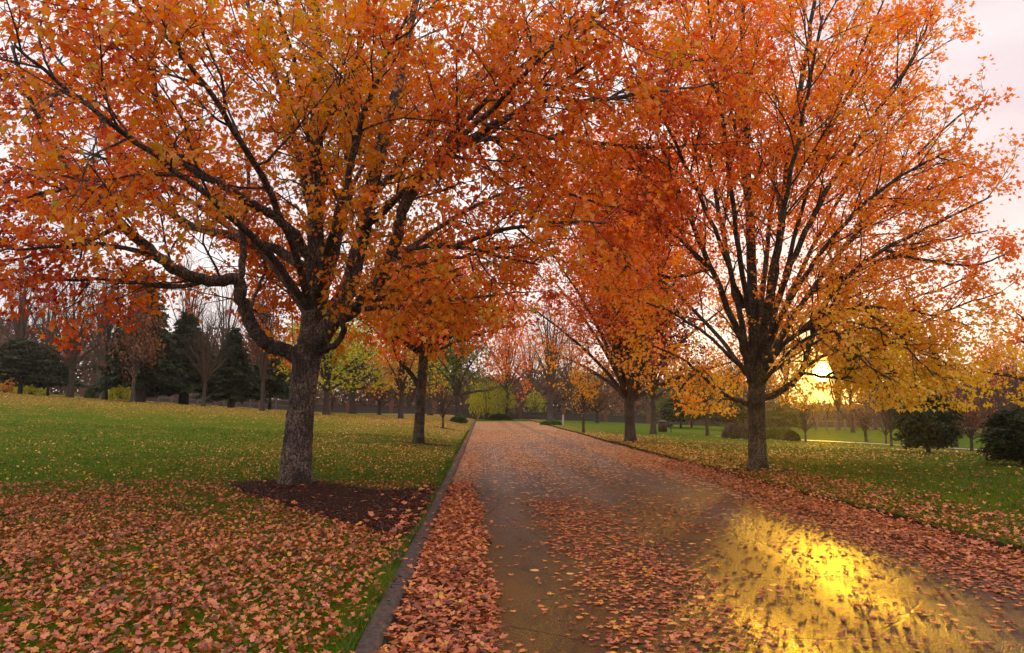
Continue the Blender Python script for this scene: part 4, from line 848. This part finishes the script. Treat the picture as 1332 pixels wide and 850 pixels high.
T_ = [
 # far left along the crest
 ('cedar', 'evergreen_tree', 27, 511, 440, 62, None, 'dark spreading evergreen at the far left edge of the lawn', GE, 50),
 ('cedar', 'evergreen_tree', 63, 513, 452, 40, None, 'dark evergreen with bare lower trunk second from the left edge', GE, 53),
 ('bare_a', 'bare_tree', 92, 514, 345, 70, None, 'bare tree with a forked trunk on the far left crest', GB, 50),
 ('bare_b', 'bare_tree', 20, 508, 330, 60, None, 'tall bare tree behind the leftmost dark evergreen', GB, 66),
 ('leafy_sparse', 'autumn_tree', 137, 517, 335, 42, 'leaf_brown', 'tall brown leaved tree with thick trunk left of the pointed spruce', GA, 49),
 ('spruce', 'spruce_tree', 184, 519, 350, 56, None, 'tall pointed dark spruce on the left crest', GE, 50),
 ('leafy_a', 'autumn_tree', 174, 519, 382, 44, 'leaf_brown', 'rusty brown tree standing right in front of the pointed spruce', GA, 47),
 ('spruce', 'evergreen_tree', 240, 525, 405, 60, None, 'dark low evergreen right of the pointed spruce', GE, 54),
 ('bare_a', 'bare_tree', 266, 526, 392, 50, None, 'round headed bare tree in front of the dark evergreens on the left', GB, 48),
 ('bare_b', 'bare_tree', 240, 522, 330, 48, None, 'very tall bare tree rising behind the left evergreens', GB, 70),
 ('spruce', 'evergreen_tree', 302, 527, 425, 42, None, 'dark evergreen with low boughs left of the big maple trunk', GE, 52),
 ('cedar', 'evergreen_tree', 352, 529, 455, 46, None, 'dark evergreen half hidden behind the big left maple trunk', GE, 56),
 ('bare_b', 'bare_tree', 342, 531, 360, 44, None, 'bare tree with straight pale trunk just left of the big maple', GB, 46),
 ('bare_a', 'bare_tree', 290, 520, 345, 55, None, 'slender bare tree far behind the row of low evergreens', GB, 75),
 ('bare_a', 'bare_tree', 60, 505, 350, 70, None, 'wide bare tree beyond the far left crest', GB, 78),
 ('bare_b', 'bare_tree', 130, 505, 345, 60, None, 'bare tree beyond the crest behind the thick brown leaved tree', GB, 80),
 ('leafy_a', 'autumn_tree', 335, 520, 385, 40, 'leaf_red', 'red leaved tree far behind the left limb of the big maple', GA, 72),
 # between the big maple and the kerb
 ('leafy_b', 'autumn_tree', 426, 535, 398, 72, 'leaf_lime', 'yellow green tree with dark trunk just right of the big maple trunk', GA, 47),
 ('leafy_b', 'autumn_tree', 459, 536, 402, 78, 'leaf_lime', 'lime yellow tree with a broad grey trunk before the boundary wall', GA, 60),
 ('bare_c', 'bare_tree', 433, 536, 503, 14, None, 'tiny bare sapling right of the yellow green tree', GB, 50),
 ('leafy_sparse', 'autumn_tree', 494, 538, 492, 32, 'leaf_brown', 'small purple brown tree before the wall between two maple trunks', GA, 62),
 ('leafy_b', 'autumn_tree', 522, 542, 410, 56, 'leaf_gold', 'golden tree with straight trunk left of the forked maple', GA, 50),
 ('bare_c', 'bare_tree', 576, 557, 488, 34, None, 'small twisted pinkish bare tree by the end of the kerb', GB, None),
 ('leafy_b', 'autumn_tree', 596, 549, 395, 66, 'leaf_green', 'dark green tree with yellowing edges behind the twisted bare tree', GA, 58),
 ('leafy_a', 'autumn_tree', 660, 545, 408, 48, 'leaf_orange', 'bright orange tree glowing above the far end of the road', GA, 84),
 ('willow', 'willow_tree', 632, 547, 488, 25, None, 'yellow green weeping willow beyond the far end of the road', GA, 84),
 ('leafy_a', 'autumn_tree', 660, 546, 505, 18, 'leaf_lime', 'small yellow tree beside the willow before the wall', GA, 84),
 ('leafy_a', 'autumn_tree', 697, 546, 512, 20, 'leaf_lime', 'pale yellow tree behind the brick pillar at the road end', GA, 92),
 # right of the road end
 ('bare_b', 'bare_tree', 715, 547, 385, 62, None, 'tall purple brown bare tree at the far end of the road', GB, 76),
 ('bare_a', 'bare_tree', 690, 547, 425, 50, None, 'wide bare tree left of the tall one at the road end', GB, 96),
 ('bare_a', 'bare_tree', 742, 547, 430, 55, None, 'wide bare tree right of the tall one at the road end', GB, 100),
 ('leafy_sparse', 'sapling_tree', 759, 563, 480, 26, 'leaf_gold', 'thin sapling with sparse yellow leaves on the right verge', GA, None),
 ('leafy_a', 'autumn_tree', 776, 553, 495, 42, 'leaf_brown', 'low brown tree behind the thin yellow sapling', GA, 78),
 ('leafy_a', 'autumn_tree', 848, 561, 378, 66, 'leaf_red', 'dark crimson maple behind the broad orange and gold maple', GA, 44),
 ('cedar', 'evergreen_tree', 884, 556, 508, 30, None, 'dark evergreen behind the litter bin', GE, 66),
 ('leafy_a', 'autumn_tree', 868, 556, 500, 30, 'leaf_green', 'dull green tree just behind the litter bin', GA, 70),
 ('cedar', 'evergreen_tree', 898, 557, 500, 30, None, 'dark evergreen left of the golden maple by the footpath', GE, 72),
 ('leafy_b', 'autumn_tree', 920, 567, 452, 40, 'leaf_gold', 'golden yellow maple left of the right maple trunk', GA, None),
 ('shrub_grey', 'grey_shrub', 952, 571, 550, 13, None, 'low grey brown shrub left of the right maple trunk', GS, None, 'shrub'),
 ('shrub_grey', 'grey_shrub', 968, 571, 549, 13, None, 'grey shrub touching the left side of the right maple trunk', GS, None, 'shrub'),
 ('shrub', 'green_shrub', 1006, 572, 555, 12, None, 'pale green shrub just right of the right maple trunk', GS, None, 'shrub'),
 ('shrub', 'green_shrub', 1019, 572, 556, 10, None, 'pale green shrub between the maple trunk and the round bush', GS, None, 'shrub'),
 ('shrub', 'round_shrub', 1030, 574, 559, 10, 'needle', 'dark round clipped bush standing on the footpath edge', GS, None, 'shrub'),
 ('bare_c', 'bare_tree', 1048, 575, 512, 30, None, 'slim bare tree standing behind the footpath under the sun', GB, None),
 ('cedar', 'evergreen_tree', 1018, 563, 522, 34, 'shrub', 'low dark green tree behind the shrubs right of the maple', GE, 60),
 ('cedar', 'evergreen_tree', 950, 560, 515, 34, 'needle', 'low dark evergreen behind the grey shrubs', GE, 64),
 ('leafy_sparse', 'autumn_tree', 1127, 575, 530, 28, 'leaf_brown', 'short brown tree behind the footpath right of the sun', GA, None),
 ('bare_a', 'bare_tree', 1160, 581, 494, 34, None, 'bare tree with stout trunk beside the footpath', GB, None),
 ('bare_c', 'bare_tree', 1153, 578, 520, 26, None, 'second thinner trunk close behind the stout bare tree', GB, None),
 ('yew', 'yew_tree', 1208, 590, 506, 33, None, 'dense dark green yew under the golden branches', GE, None),
 ('spruce', 'spruce_tree', 1217, 575, 436, 24, None, 'narrow dark spruce rising behind the dense yew', GE, 52),
 ('leafy_a', 'autumn_tree', 1245, 582, 512, 30, 'leaf_brown', 'brown tree standing right of the dense yew', GA, None),
 ('leafy_a', 'autumn_tree', 1264, 587, 520, 36, 'leaf_brown', 'reddish brown low crowned tree near the right edge', GA, None),
 ('yew', 'yew_tree', 1332, 606, 530, 38, None, 'dense dark yew cut by the right picture edge', GE, None),
 ('bare_a', 'bare_tree', 1320, 575, 455, 50, None, 'bare tree behind the yew at the right edge', GB, 60),
 ('bare_a', 'bare_tree', 1275, 575, 470, 40, None, 'bare brown tree beyond the reddish tree near the right edge', GB, 66),
 ('leafy_sparse', 'autumn_tree', 1106, 566, 420, 30, 'leaf_gold', 'tall sparse golden tree far behind the sun side of the right maple', GA, 72),
 ('bare_b', 'bare_tree', 1088, 562, 452, 26, None, 'thin bare tree far off just right of the sun', GB, 80),
 ('leafy_sparse', 'autumn_tree', 1022, 562, 415, 30, 'leaf_gold', 'sparse golden tree far behind between the right maple and the sun', GA, 74),
 ('leafy_b', 'autumn_tree', 1135, 566, 425, 44, 'leaf_gold', 'fuller golden tree far behind the low boughs right of the sun', GA, 80),
 ('leafy_sparse', 'autumn_tree', 1190, 566, 430, 36, 'leaf_gold', 'airy yellow tree far behind the narrow spruce', GA, 84),
 ('leafy_a', 'autumn_tree', 1300, 566, 440, 46, 'leaf_orange', 'orange tree far behind near the right edge', GA, 84),
 ('leafy_b', 'autumn_tree', 560, 545, 402, 56, 'leaf_lime', 'yellow green tree far behind the forked maple and the twisted bare tree', GA, 74),
 ('leafy_a', 'autumn_tree', 390, 530, 405, 52, 'leaf_gold', 'golden tree far off directly behind the big left maple trunk', GA, 68),
 ('bare_a', 'bare_tree', 950, 560, 440, 40, None, 'bare tree far behind left of the right maple trunk', GB, 84),
 ('shrub', 'green_shrub', 597, 552, 540, 12, None, 'bright green bush at the far end of the left kerb', GS, 58, 'shrub'),
 ('shrub', 'green_shrub', 710, 553, 547, 8, None, 'low leafy clump on the right verge near the road end', GS, 62, 'shrub'),
 ('shrub', 'green_shrub', 722, 554, 546, 9, None, 'leafy clump beside the pale marker post', GS, 60, 'shrub'),
 ('shrub', 'dark_shrub', 650, 549, 538, 16, 'needle', 'dark bush below the willow', GS, 82, 'shrub'),
 ('shrub', 'yellow_shrub', 157, 516, 488, 14, 'leaf_lime', 'bright yellow green bush behind the left crest', GS, 58, 'shrub'),
 ('shrub', 'yellow_shrub', 42, 512, 490, 18, 'leaf_lime', 'yellow bush between the two leftmost evergreen trunks', GS, 60, 'shrub'),
 ('shrub', 'green_shrub', 121, 517, 500, 8, None, 'small dark green bush left of the thick trunked brown tree', GS, 56, 'shrub'),
 ('shrub', 'yellow_shrub', 8, 505, 485, 16, 'leaf_gold', 'orange yellow bush at the far left picture edge', GS, 62, 'shrub'),
]
for t_ in T_:
    kind, name, px, py, top, hw, mat, label, group, dist = t_[:10]; plant(kind, name, px, py, top, hw, mat, label, group, dist, t_[10] if len(t_) > 10 else 'tree')

# ------------------------------------------------------------------ far wood behind everything (one mass)
def vert_arrays(me):
    V = np.empty(len(me.vertices) * 3, np.float32); me.vertices.foreach_get('co', V); V = V.reshape(-1, 3)
    L = np.empty(len(me.loops), np.int32); me.loops.foreach_get('vertex_index', L); return V, L.reshape(-1, 4)
wv = []; wf = []; n0 = 0; rg = np.random.RandomState(91); base_b = [vert_arrays(PROTO[k][1][1]) for k in ('bare_a', 'bare_b')]
lp = []; ls = []
saz = math.degrees(SUN_AZ)
for i in range(150):
    az = -44 + 92 * (i + rg.rand()) / 150; d = rg.uniform(105, 170); x = d * math.sin(R(az)); y = d * math.cos(R(az)); z = h(x, y)
    near_sun = abs(az - saz); lim = .6 + (d * .0175 if near_sun < 3.2 else 99)
    H = min(rg.uniform(9, 15) * (1.15 if az < -8 else .8), lim + rg.uniform(0, .6)); 
    if i % 3 == 0 and near_sun > 4.5:
        V, Q_ = base_b[(i // 3) % 2]; a = rg.rand() * 6.28; s = H / 13; c, sn = math.cos(a), math.sin(a)
        W = np.c_[(V[:, 0] * c - V[:, 1] * sn) * s, (V[:, 0] * sn + V[:, 1] * c) * s, V[:, 2] * s] + [x, y, z]; wv.append(W); wf.append(Q_ + n0); n0 += len(W)
    m = 420; q = norm(rg.normal(0, 1, (m, 3))) * rg.uniform(.3, 1, (m, 1)) ** .5 * [4.2, 4.2, H * .32] + [x, y, z + H * .5]
    q2 = np.c_[rg.normal(x, 5, m // 2), rg.normal(y, 5, m // 2), z + rg.uniform(0, min(3.4, H), m // 2)]
    lp.append(q[q[:, 2] < z + lim + 1]); lp.append(q2)
q = np.concatenate(lp); n = len(q)
W, Fa, t = leaf_arr(q, rg.normal(0, 1, (n, 3)), rg.normal(0, 1, (n, 3)), rg.uniform(.35, .9, n), np.clip(.45 + .3 * vnoise(q[:, 0], q[:, 1] + q[:, 2], 6, 5) + rg.normal(0, .18, n), 0, 1), LEAF_B)
me = mesh('distant_wood', np.concatenate(wv + [W]), [np.concatenate(wf), Fa + n0], M['wood_far'], attr=np.r_[np.full(sum(len(f) for f in wf), .3), t], smooth=False)
obj('distant_wood', me, kind='stuff', label='far off brown leafless woodland behind the boundary wall', category='wood')

# ------------------------------------------------------------------ boundary wall with brick pillars and railings
wall = empty('boundary_wall', (0, 88, 0), 'low dark stone wall with brick pillars and railings across the park beyond the road', 'wall')
wall.location = (0, 88, 0)
wx = np.arange(-50, 72, 5.5); low = MB(); cop = MB()
for k in range(len(wx) - 1):
    a, b = wx[k], wx[k + 1]; z = min(h(a, 88), h(b, 88)) - .2; zt = (h(a, 88) + h(b, 88)) / 2 + .85
    low.box(((a + b) / 2, 0, (z + zt) / 2), (b - a - .5, .35, zt - z)); cop.box(((a + b) / 2, 0, zt + .045), (b - a - .504, .46, .09))
obj('stone_base', low.me('stone_base', M['stone'], smooth=False), wall); obj('coping', cop.me('coping', M['stone'], smooth=False), wall)
for k, a in enumerate(wx):
    z = h(a, 88); p = MB(); p.box((a, 0, z + .75), (.5, .5, 2.0)); o = obj('pillar', p.me('pillar', M['brick'], smooth=False), wall)
    p = MB(); p.box((a, 0, z + 1.80), (.64, .64, .1)); p.box((a, 0, z + 1.88), (.5, .5, .07)); obj('pillar_cap', p.me('pillar_cap', M['stone'], smooth=False), o)
for k in range(len(wx) - 1):
    a, b = wx[k], wx[k + 1]; zt = (h(a, 88) + h(b, 88)) / 2 + .9; f = MB(); f.box(((a + b) / 2, 0, zt + .72), (b - a - .52, .04, .04)); f.box(((a + b) / 2, 0, zt + .15), (b - a - .52, .035, .035))
    for x in np.arange(a + .4, b - .3, .16): f.box((x, 0, zt + .40), (.02, .02, .80))
    obj('railing', f.me('railing', M['iron'], smooth=False), wall)
# post and rail fence on the left crest
fc = empty('wooden_fence', (0, 0, 0), 'thin grey post and rail fence behind the trees on the left crest', 'fence')
pts = [P(px_, 500, 62) for px_ in range(190, 400, 17)]
rl = MB(); prev = None
for i, p in enumerate(pts):
    z = h(p[0], p[1]); q = MB(); q.box((p[0], p[1], z + .45), (.1, .1, 1.2)); q.box((p[0], p[1], z + 1.17), (.15, .15, .05)); obj('post', q.me('post', M['fence_wood'], smooth=False), fc)
    if prev is not None:
        for hh in (.45, .9): rl.tube([[prev[0], prev[1], prev[2] + hh], [p[0], p[1], z + hh]], [.03, .03], 6)
    prev = (p[0], p[1], z)
obj('rails', rl.me('rails', M['fence_wood'], smooth=False), fc)
# white rail fence beyond the right lawn
fc = empty('rail_fence', (0, 0, 0), 'grey post and rail fence beyond the right lawn below the sun', 'fence')
pts = [P(px_, 500, 78) for px_ in range(1000, 1150, 12)]; rl = MB(); prev = None
for i, p in enumerate(pts):
    z = h(p[0], p[1]); q = MB(); q.box((p[0], p[1], z + .55), (.16, .16, 1.4)); q.box((p[0], p[1], z + 1.27), (.2, .2, .06)); obj('post', q.me('post', M['fence_wood'], smooth=False), fc)
    if prev is not None: rl.tube([[prev[0], prev[1], prev[2] + 1.05], [p[0], p[1], z + 1.05]], [.04, .04], 6)
    prev = (p[0], p[1], z)
obj('rails', rl.me('rails', M['fence_wood'], smooth=False), fc)

# ------------------------------------------------------------------ small things
def lathe(prof, k=24):
    b = MB(); b.tube([[0, 0, z] for r, z in prof], [max(r, .001) for r, z in prof], k); return b
b = hit(862, 562); r = empty('litter_bin', b, 'dark brown round litter bin on the right lawn beside a short post', 'litter bin')
body = lathe([(.26, -.05), (.28, 0), (.30, .04), (.31, .30), (.31, .62), (.29, .66)]); 
for k in range(16): a = k * math.pi / 8; body.box((.315 * math.cos(a), .315 * math.sin(a), .34), (.05, .02, .56), a + math.pi / 2)
obj('body', body.me('body', M['bin']), r)
obj('lid', lathe([(.30, .665), (.33, .67), (.33, .71), (.24, .80), (.13, .84), (.12, .80)]).me('lid', M['bin']), r)
b = hit(873, 562.5); r = empty('sign_post', b, 'thin dark post with a small plate right of the litter bin', 'post')
o = obj('post', lathe([(.035, -.1), (.035, .62), (.001, .64)], 10).me('post', M['iron']), r); q = MB(); q.box((0, -.05, .52), (.26, .03, .16)); obj('plate', q.me('plate', M['iron'], smooth=False), r)
b = hit(732.5, 554); sc_ = b.dot(FH) / F; r = empty('marker_post', b, 'pale square marker post on the grass at the far right verge', 'post')
q = MB(); w = 1.9 * sc_; hh = 13 * sc_; q.box((0, 0, hh * .45), (w, w, hh)); obj('shaft', q.me('shaft', M['pale_post'], smooth=False), r)
q = MB(); q.box((0, 0, hh * .95 + .02), (w * 1.2, w * 1.2, .05)); q.box((0, 0, hh * .95 + .07), (w * .8, w * .8, .06)); obj('cap', q.me('cap', M['pale_post'], smooth=False), r)
# park bench between the two brown trunks on the far right lawn
b = P(1252, 500, 62); b[2] = h(b[0], b[1]); r = empty('park_bench', b, 'pale park bench seen between the two brown trunks on the far right lawn', 'bench'); r.rotation_euler = (0, 0, R(-25))
q = MB()
for i in range(4): q.box((0, -.18 + i * .12, .45), (1.6, .10, .035))
obj('seat', q.me('seat', M['pale_post'], smooth=False), r); q = MB()
for i in range(3): q.box((0, .30, .6 + i * .13), (1.6, .03, .10))
obj('backrest', q.me('backrest', M['pale_post'], smooth=False), r)
for sx in (-.7, .7):
    for sy in (-.16, .26):
        q = MB(); q.box((sx, sy, .2 if sy < 0 else .45), (.06, .06, .45 if sy < 0 else .93)); obj('leg', q.me('leg', M['iron'], smooth=False), r)
# parked car at the far left edge
def car(b, rz):
    r = empty('parked_car', b, 'pale parked car half cut off by the far left picture edge', 'car'); r.rotation_euler = (0, 0, rz)
    paint = plain('car_paint', (.50, .49, .50), (.56, .55, .56), 2, .3, 0, .01, .5); glass = plain('car_glass', (.02, .022, .025), (.03, .03, .035), 2, .1, 0, .01, .6); rub = plain('rubber', (.015, .015, .015), (.03, .03, .03), 20, .9)
    prof = [(-2.15, .35), (-2.2, .62), (-2.1, .85), (-1.7, .93), (-1.1, 1.32), (-.6, 1.44), (.3, 1.45), (.8, 1.30), (1.25, .98), (1.9, .85), (2.15, .68), (2.2, .38)]
    q = MB(); V = []
    for w, s in ((-.86, 1), (-.8, 1.0), (.8, 1.0), (.86, 1)):
        for x, z in prof: V.append((x, w * (1 - .22 * max(0, z - .9) / .5), z))
    m = len(prof); i = np.arange(3)[:, None] * m; j = np.arange(m)[None]; j2 = (j + 1) % m
    q.add(V, np.stack([i + j, i + j2, i + m + j2, i + m + j], -1).reshape(-1, 4), [[0, k, k + 1] for k in range(1, m - 1)] + [[3 * m, 3 * m + k + 1, 3 * m + k] for k in range(1, m - 1)])
    obj('body', q.me('body', paint, smooth=False), r)
    for s in (-1, 1):
        q = MB(); V = [(-1.25, s * .845, .96), (-.98, s * .73, 1.28), (-.55, s * .70, 1.37), (.28, s * .70, 1.37), (.72, s * .74, 1.25), (1.08, s * .845, .98)]; q.add(V, T=[[0, k, k + 1] for k in range(1, 5)]); obj('side_window', q.me('side_window', glass, smooth=False), r)
        for x in (-1.35, 1.35):
            q = MB(); q.tube([[x, s * .70, .32], [x, s * .88, .32]], [.32, .32], 20, cap=True); w = obj('wheel', q.me('wheel', rub), r)
            q = MB(); q.tube([[x, s * .87, .32], [x, s * .895, .32]], [.19, .17], 14, cap=True); obj('rim', q.me('rim', paint), w)
b = P(-4, 500, 70); b[2] = h(b[0], b[1]) + .0; car(b, R(20))

# ------------------------------------------------------------------ world, sun
w = bpy.data.worlds.new('World'); scene.world = w; w.use_nodes = True; nt = w.node_tree; nt.nodes.clear(); ln = nt.links
sky = N(nt, 'ShaderNodeTexSky', sky_type='NISHITA'); sky.sun_disc = False; sky.sun_elevation = SUN_EL; sky.sun_rotation = SUN_AZ; sky.air_density = 1.3; sky.dust_density = 3.0
tc = N(nt, 'ShaderNodeTexCoord'); dirv = tc.outputs['Generated']
vm = N(nt, 'ShaderNodeVectorMath', operation='DOT_PRODUCT'); ln.new(dirv, vm.inputs[0]); vm.inputs[1].default_value = tuple(SUN)
dot = mathn(nt, 'MAXIMUM', vm.outputs['Value'], 0.0)
sx = N(nt, 'ShaderNodeSeparateXYZ'); ln.new(dirv, sx.inputs[0])
cm = N(nt, 'ShaderNodeMapping'); cm.inputs['Scale'].default_value = (1, 1, 2.6); ln.new(dirv, cm.inputs[0])
cn = N(nt, 'ShaderNodeTexNoise', Scale=2.2, Detail=6., Roughness=.55); ln.new(cm.outputs[0], cn.inputs['Vector'])
cr = ramp(nt, [(.3, (7.6, 6.5, 7.0)), (.5, (9.6, 8.5, 8.5)), (.7, (12.0, 11.0, 10.6))]); ln.new(cn.outputs[0], cr.inputs[0])
col = mixc(nt, .93, sky.outputs[0], cr.outputs[0])
zr = N(nt, 'ShaderNodeMapRange', interpolation_type='SMOOTHSTEP'); ln.new(sx.outputs['Z'], zr.inputs[0])  # overhead sky boosted, above the view only, to add light on the ground
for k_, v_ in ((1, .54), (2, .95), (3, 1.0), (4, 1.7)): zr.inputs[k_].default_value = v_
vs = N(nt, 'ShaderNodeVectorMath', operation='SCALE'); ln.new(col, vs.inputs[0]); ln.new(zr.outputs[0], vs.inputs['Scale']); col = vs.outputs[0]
def glow(pw, c):
    g = mathn(nt, 'POWER', dot, pw); return mixc(nt, g, (0, 0, 0), c)
col = mixc(nt, mathn(nt, 'MULTIPLY', mathn(nt, 'POWER', dot, 420), .9), col, (10.5, 6.6, 1.3))
col = mixc(nt, 1., col, glow(30, (1.8, .9, -.6)), 'ADD')
col = mixc(nt, 1., col, glow(2500, (8, 4, 0)), 'ADD')
disc = mathn(nt, 'GREATER_THAN', dot, math.cos(R(.72)))
col = mixc(nt, 1., col, mixc(nt, disc, (0, 0, 0), (160, 110, 16)), 'ADD')
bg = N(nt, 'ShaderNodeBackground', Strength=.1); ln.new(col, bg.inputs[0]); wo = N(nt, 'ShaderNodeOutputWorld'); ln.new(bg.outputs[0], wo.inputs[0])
sl = bpy.data.lights.new('sun', 'SUN'); sl.energy = 2.1; sl.angle = R(3); sl.color = (1, .49, .02)
so = bpy.data.objects.new('sun', sl); COL.objects.link(so); so.rotation_euler = Vector(SUN).to_track_quat('Z', 'Y').to_euler()

# ------------------------------------------------------------------ thin haze volume, added to give the low sun a warm bloom
hm = bpy.data.materials.new('haze'); hm.use_nodes = True; hn = hm.node_tree; hn.nodes.clear()
pv = N(hn, 'ShaderNodeVolumePrincipled'); pv.inputs['Color'].default_value = (1, .93, .84, 1); pv.inputs['Density'].default_value = .0006; pv.inputs['Anisotropy'].default_value = .75
ho = N(hn, 'ShaderNodeOutputMaterial'); hn.links.new(pv.outputs[0], ho.inputs['Volume'])
q = MB(); q.box((0, 1000, 8.5), (2000, 2400, 26)); obj('haze', q.me('haze', hm, smooth=False), kind='stuff', label='thin added haze giving a warm glow around the low sun', category='haze')
# ------------------------------------------------------------------ render settings
scene.view_settings.view_transform = 'Standard'; scene.view_settings.look = 'None'; scene.view_settings.gamma = 1; scene.view_settings.exposure = .28
c = scene.cycles; c.volume_bounces = 0; c.max_bounces = 6; c.diffuse_bounces = 3; c.glossy_bounces = 3; c.transmission_bounces = 3; c.use_denoising = True; c.sample_clamp_indirect = 4
c.caustics_reflective = False; c.caustics_refractive = False
try: c.denoiser = 'OPENIMAGEDENOISE'; c.denoising_input_passes = 'RGB_ALBEDO_NORMAL'
except Exception as e: print(e)
print('top', max(( (o.matrix_world @ Vector(c_)).z for o in scene.objects if o.type == 'MESH' and o.name.split('.')[0] != 'haze' for c_ in o.bound_box)))
print('placed', placed, 'total verts', sum(len(m_.vertices) for m_ in bpy.data.meshes))
